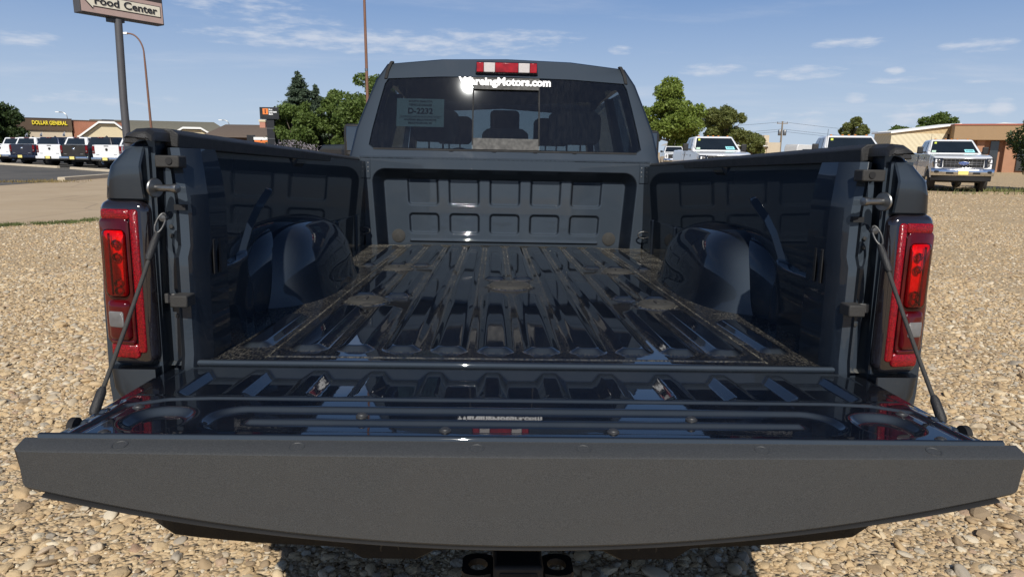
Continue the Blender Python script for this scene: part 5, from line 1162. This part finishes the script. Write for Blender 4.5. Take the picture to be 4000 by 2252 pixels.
def spruce(label, loc, h, r0, n=6000, size=.2):
    t = empty('spruce_tree', loc, 0, label, 'tree'); mb = MB(); mb.tube([(0, 0, 0), (0, 0, h*.97)], [.2, .02], 8); P = []
    k = 0
    while True:
        z = .8 + k*.33
        if z > h*.985: break
        rr = r0*(1-z/h)**.85*rng.uniform(.8, 1.1); nb = 8
        for j in range(nb):
            a = rng.uniform(0, 6.28); l = rr*rng.uniform(.7, 1.1); tip = np.array([math.cos(a)*l, math.sin(a)*l, z-.12*l]); m_ = max(4, int(n/220*l))
            mb.tube([(0, 0, z), tuple(tip)], [.03, .008], 4)
            tt = rng.uniform(.1, 1.05, m_)[:, None]; P.append(np.array([0, 0, z])*(1-tt) + tip*tt + rng.normal(0, .09+.05*l, (m_, 3))*np.array([1, 1, .6]))
        k += 1
    leaves(np.concatenate(P), size, LF_S, 'crown', t, flat=.35); mb.build('trunk', BARK, t, 60); return t
broadleaf('dense dark green round tree at the end of the pickup row', (-63.3, 84, 0), 7.4, 4.9, LF_D, 14000, .26, .02, 60, top=.6, seed=1)
spruce('blue green spruce with pointed top behind the leafy trees', (-23.2, 81, 0), 10.3, 4.3, 30000, .17)
spruce('smaller blue green spruce close behind the taller one', (-21.6, 82.5, 0), 8.9, 3.6, 20000, .17)
broadleaf('wide green tree in front of the spruce beside the black pylon sign', (-22.6, 76.5, 0), 6.7, 3.0, LF_G, 10000, .22, .10, 40, seed=2)
broadleaf('mid height green tree to the right of the spruce', (-18.4, 77.5, 0), 7.3, 2.3, LF_G, 8000, .22, .12, 34, seed=3)
broadleaf('green tree standing close behind the cab pillar', (-13.2, 74, 0), 9.2, 3.9, LF_G, 12000, .23, .14, 46, seed=4)
broadleaf('low green tree in the gap above the dark sport utility vehicle', (-16.2, 77, 0), 5.6, 2.6, LF_G, 6000, .22, .2, 24, seed=5)
broadleaf('tall bright green tree right of the cab', (18.6, 70, 0), 9.0, 3.2, LF_B, 13000, .22, .16, 54, top=1.6, seed=6)
broadleaf('spreading olive green tree beyond the lettered windshield', (31.2, 90, 0), 7.7, 4.0, LF_O, 11000, .22, .26, 40, seed=7)
broadleaf('small olive tree at the right foot of the spreading tree', (35.2, 90.5, 0), 4.9, 1.9, LF_O, 4000, .2, .1, 20, seed=8)
broadleaf('far small tree with loose crown above the middle white pickup', (65.0, 120, 0), 7.8, 2.9, LF_O, 6000, .24, .3, 26, seed=9)
broadleaf('low dark bush left of the middle white pickup', (47.5, 90, 0), 2.9, 2.2, LF_G, 4000, .2, .05, 20, name='shrub', cat='shrub', seed=10)
broadleaf('low olive bush right of the middle white pickup', (47.0, 76, 0), 3.4, 2.0, LF_O, 4000, .2, .05, 20, name='shrub', cat='shrub', seed=12)
broadleaf('wide green tree behind the roof of the peach brick office', (56.5, 84, 0), 6.9, 4.0, LF_G, 9000, .24, .25, 40, seed=13)
broadleaf('smaller green tree left of the wide one behind the metal shed', (52.5, 86, 0), 5.2, 2.6, LF_G, 6000, .22, .2, 26, seed=14)
broadleaf('thin half bare tree rising over the peach brick office', (62.5, 76, 0), 5.8, 1.9, LF_O, 700, .2, .3, 20, seed=15)
broadleaf('leafy bush growing beside the silver white pickup', (22.6, 24.8, 0), 4.6, 1.75, LF_D, 16000, .085, .02, 60, name='shrub', cat='shrub', skew=.15, seed=16)
for i in range(6):
    x = -19.2 + i*.6; q = empty('flower_clump', (x, 60 + .4*math.sin(i*2.1), 0), 0, 'pale lavender flower spikes in front of the black sport utility vehicle', 'flowers', 'lavender clumps'); k_ = 150
    hh_ = rng.uniform(.5, 1, k_)*(1.9+.2*math.sin(i)); P = np.stack([rng.normal(0, .26, k_)*(.4+hh_*.5), rng.normal(0, .26, k_), hh_], 1); leaves(P, .055, LF_P, 'flower_spikes', q, flat=.4)
    leaves(np.stack([rng.normal(0, .3, k_), rng.normal(0, .3, k_), rng.uniform(.1, 1.2, k_)], 1), .07, LF_O, 'stems', q, flat=.25)
# dark sport utility vehicle
sv = empty('parked_suv', (-16.3, 68, 0), R_(62), 'black sport utility vehicle parked behind the lavender flowers', 'car')
rel(sv, MB().prism([(-2.4, .45), (2.35, .45), (2.4, 1.0), (1.2, 1.12), (.6, 1.72), (-2.2, 1.80), (-2.45, 1.1)], 'x', -.92, .92), 'body', CHAR, .08)
for s in (-1, 1):
    rel(sv, MB().prism([(-2.0, 1.16), (.95, 1.16), (.52, 1.62), (-1.95, 1.68)], 'x', s*.915, s*.935), 'side_window', DGLASS, .01)
    for y in (-1.45, 1.45): rel(sv, MB().lathe([(0, .1), (.2, .11), (.36, .1), (.38, 0), (.36, -.1), (0, -.1)], (s*.86, y, .38), (s, 0, 0), 20), 'wheel', RUBBER)
rel(sv, MB().prism([(-.8, 1.2), (.8, 1.2), (.68, 1.70), (-.68, 1.70)], 'y', -2.48, -2.36), 'rear_window', DGLASS, .02)
for s in (-1, 1): rel(sv, MB().box(min(s*.70, s*.90), max(s*.70, s*.90), -2.47, -2.36, .85, 1.12), 'tail_lamp', RED, .02)
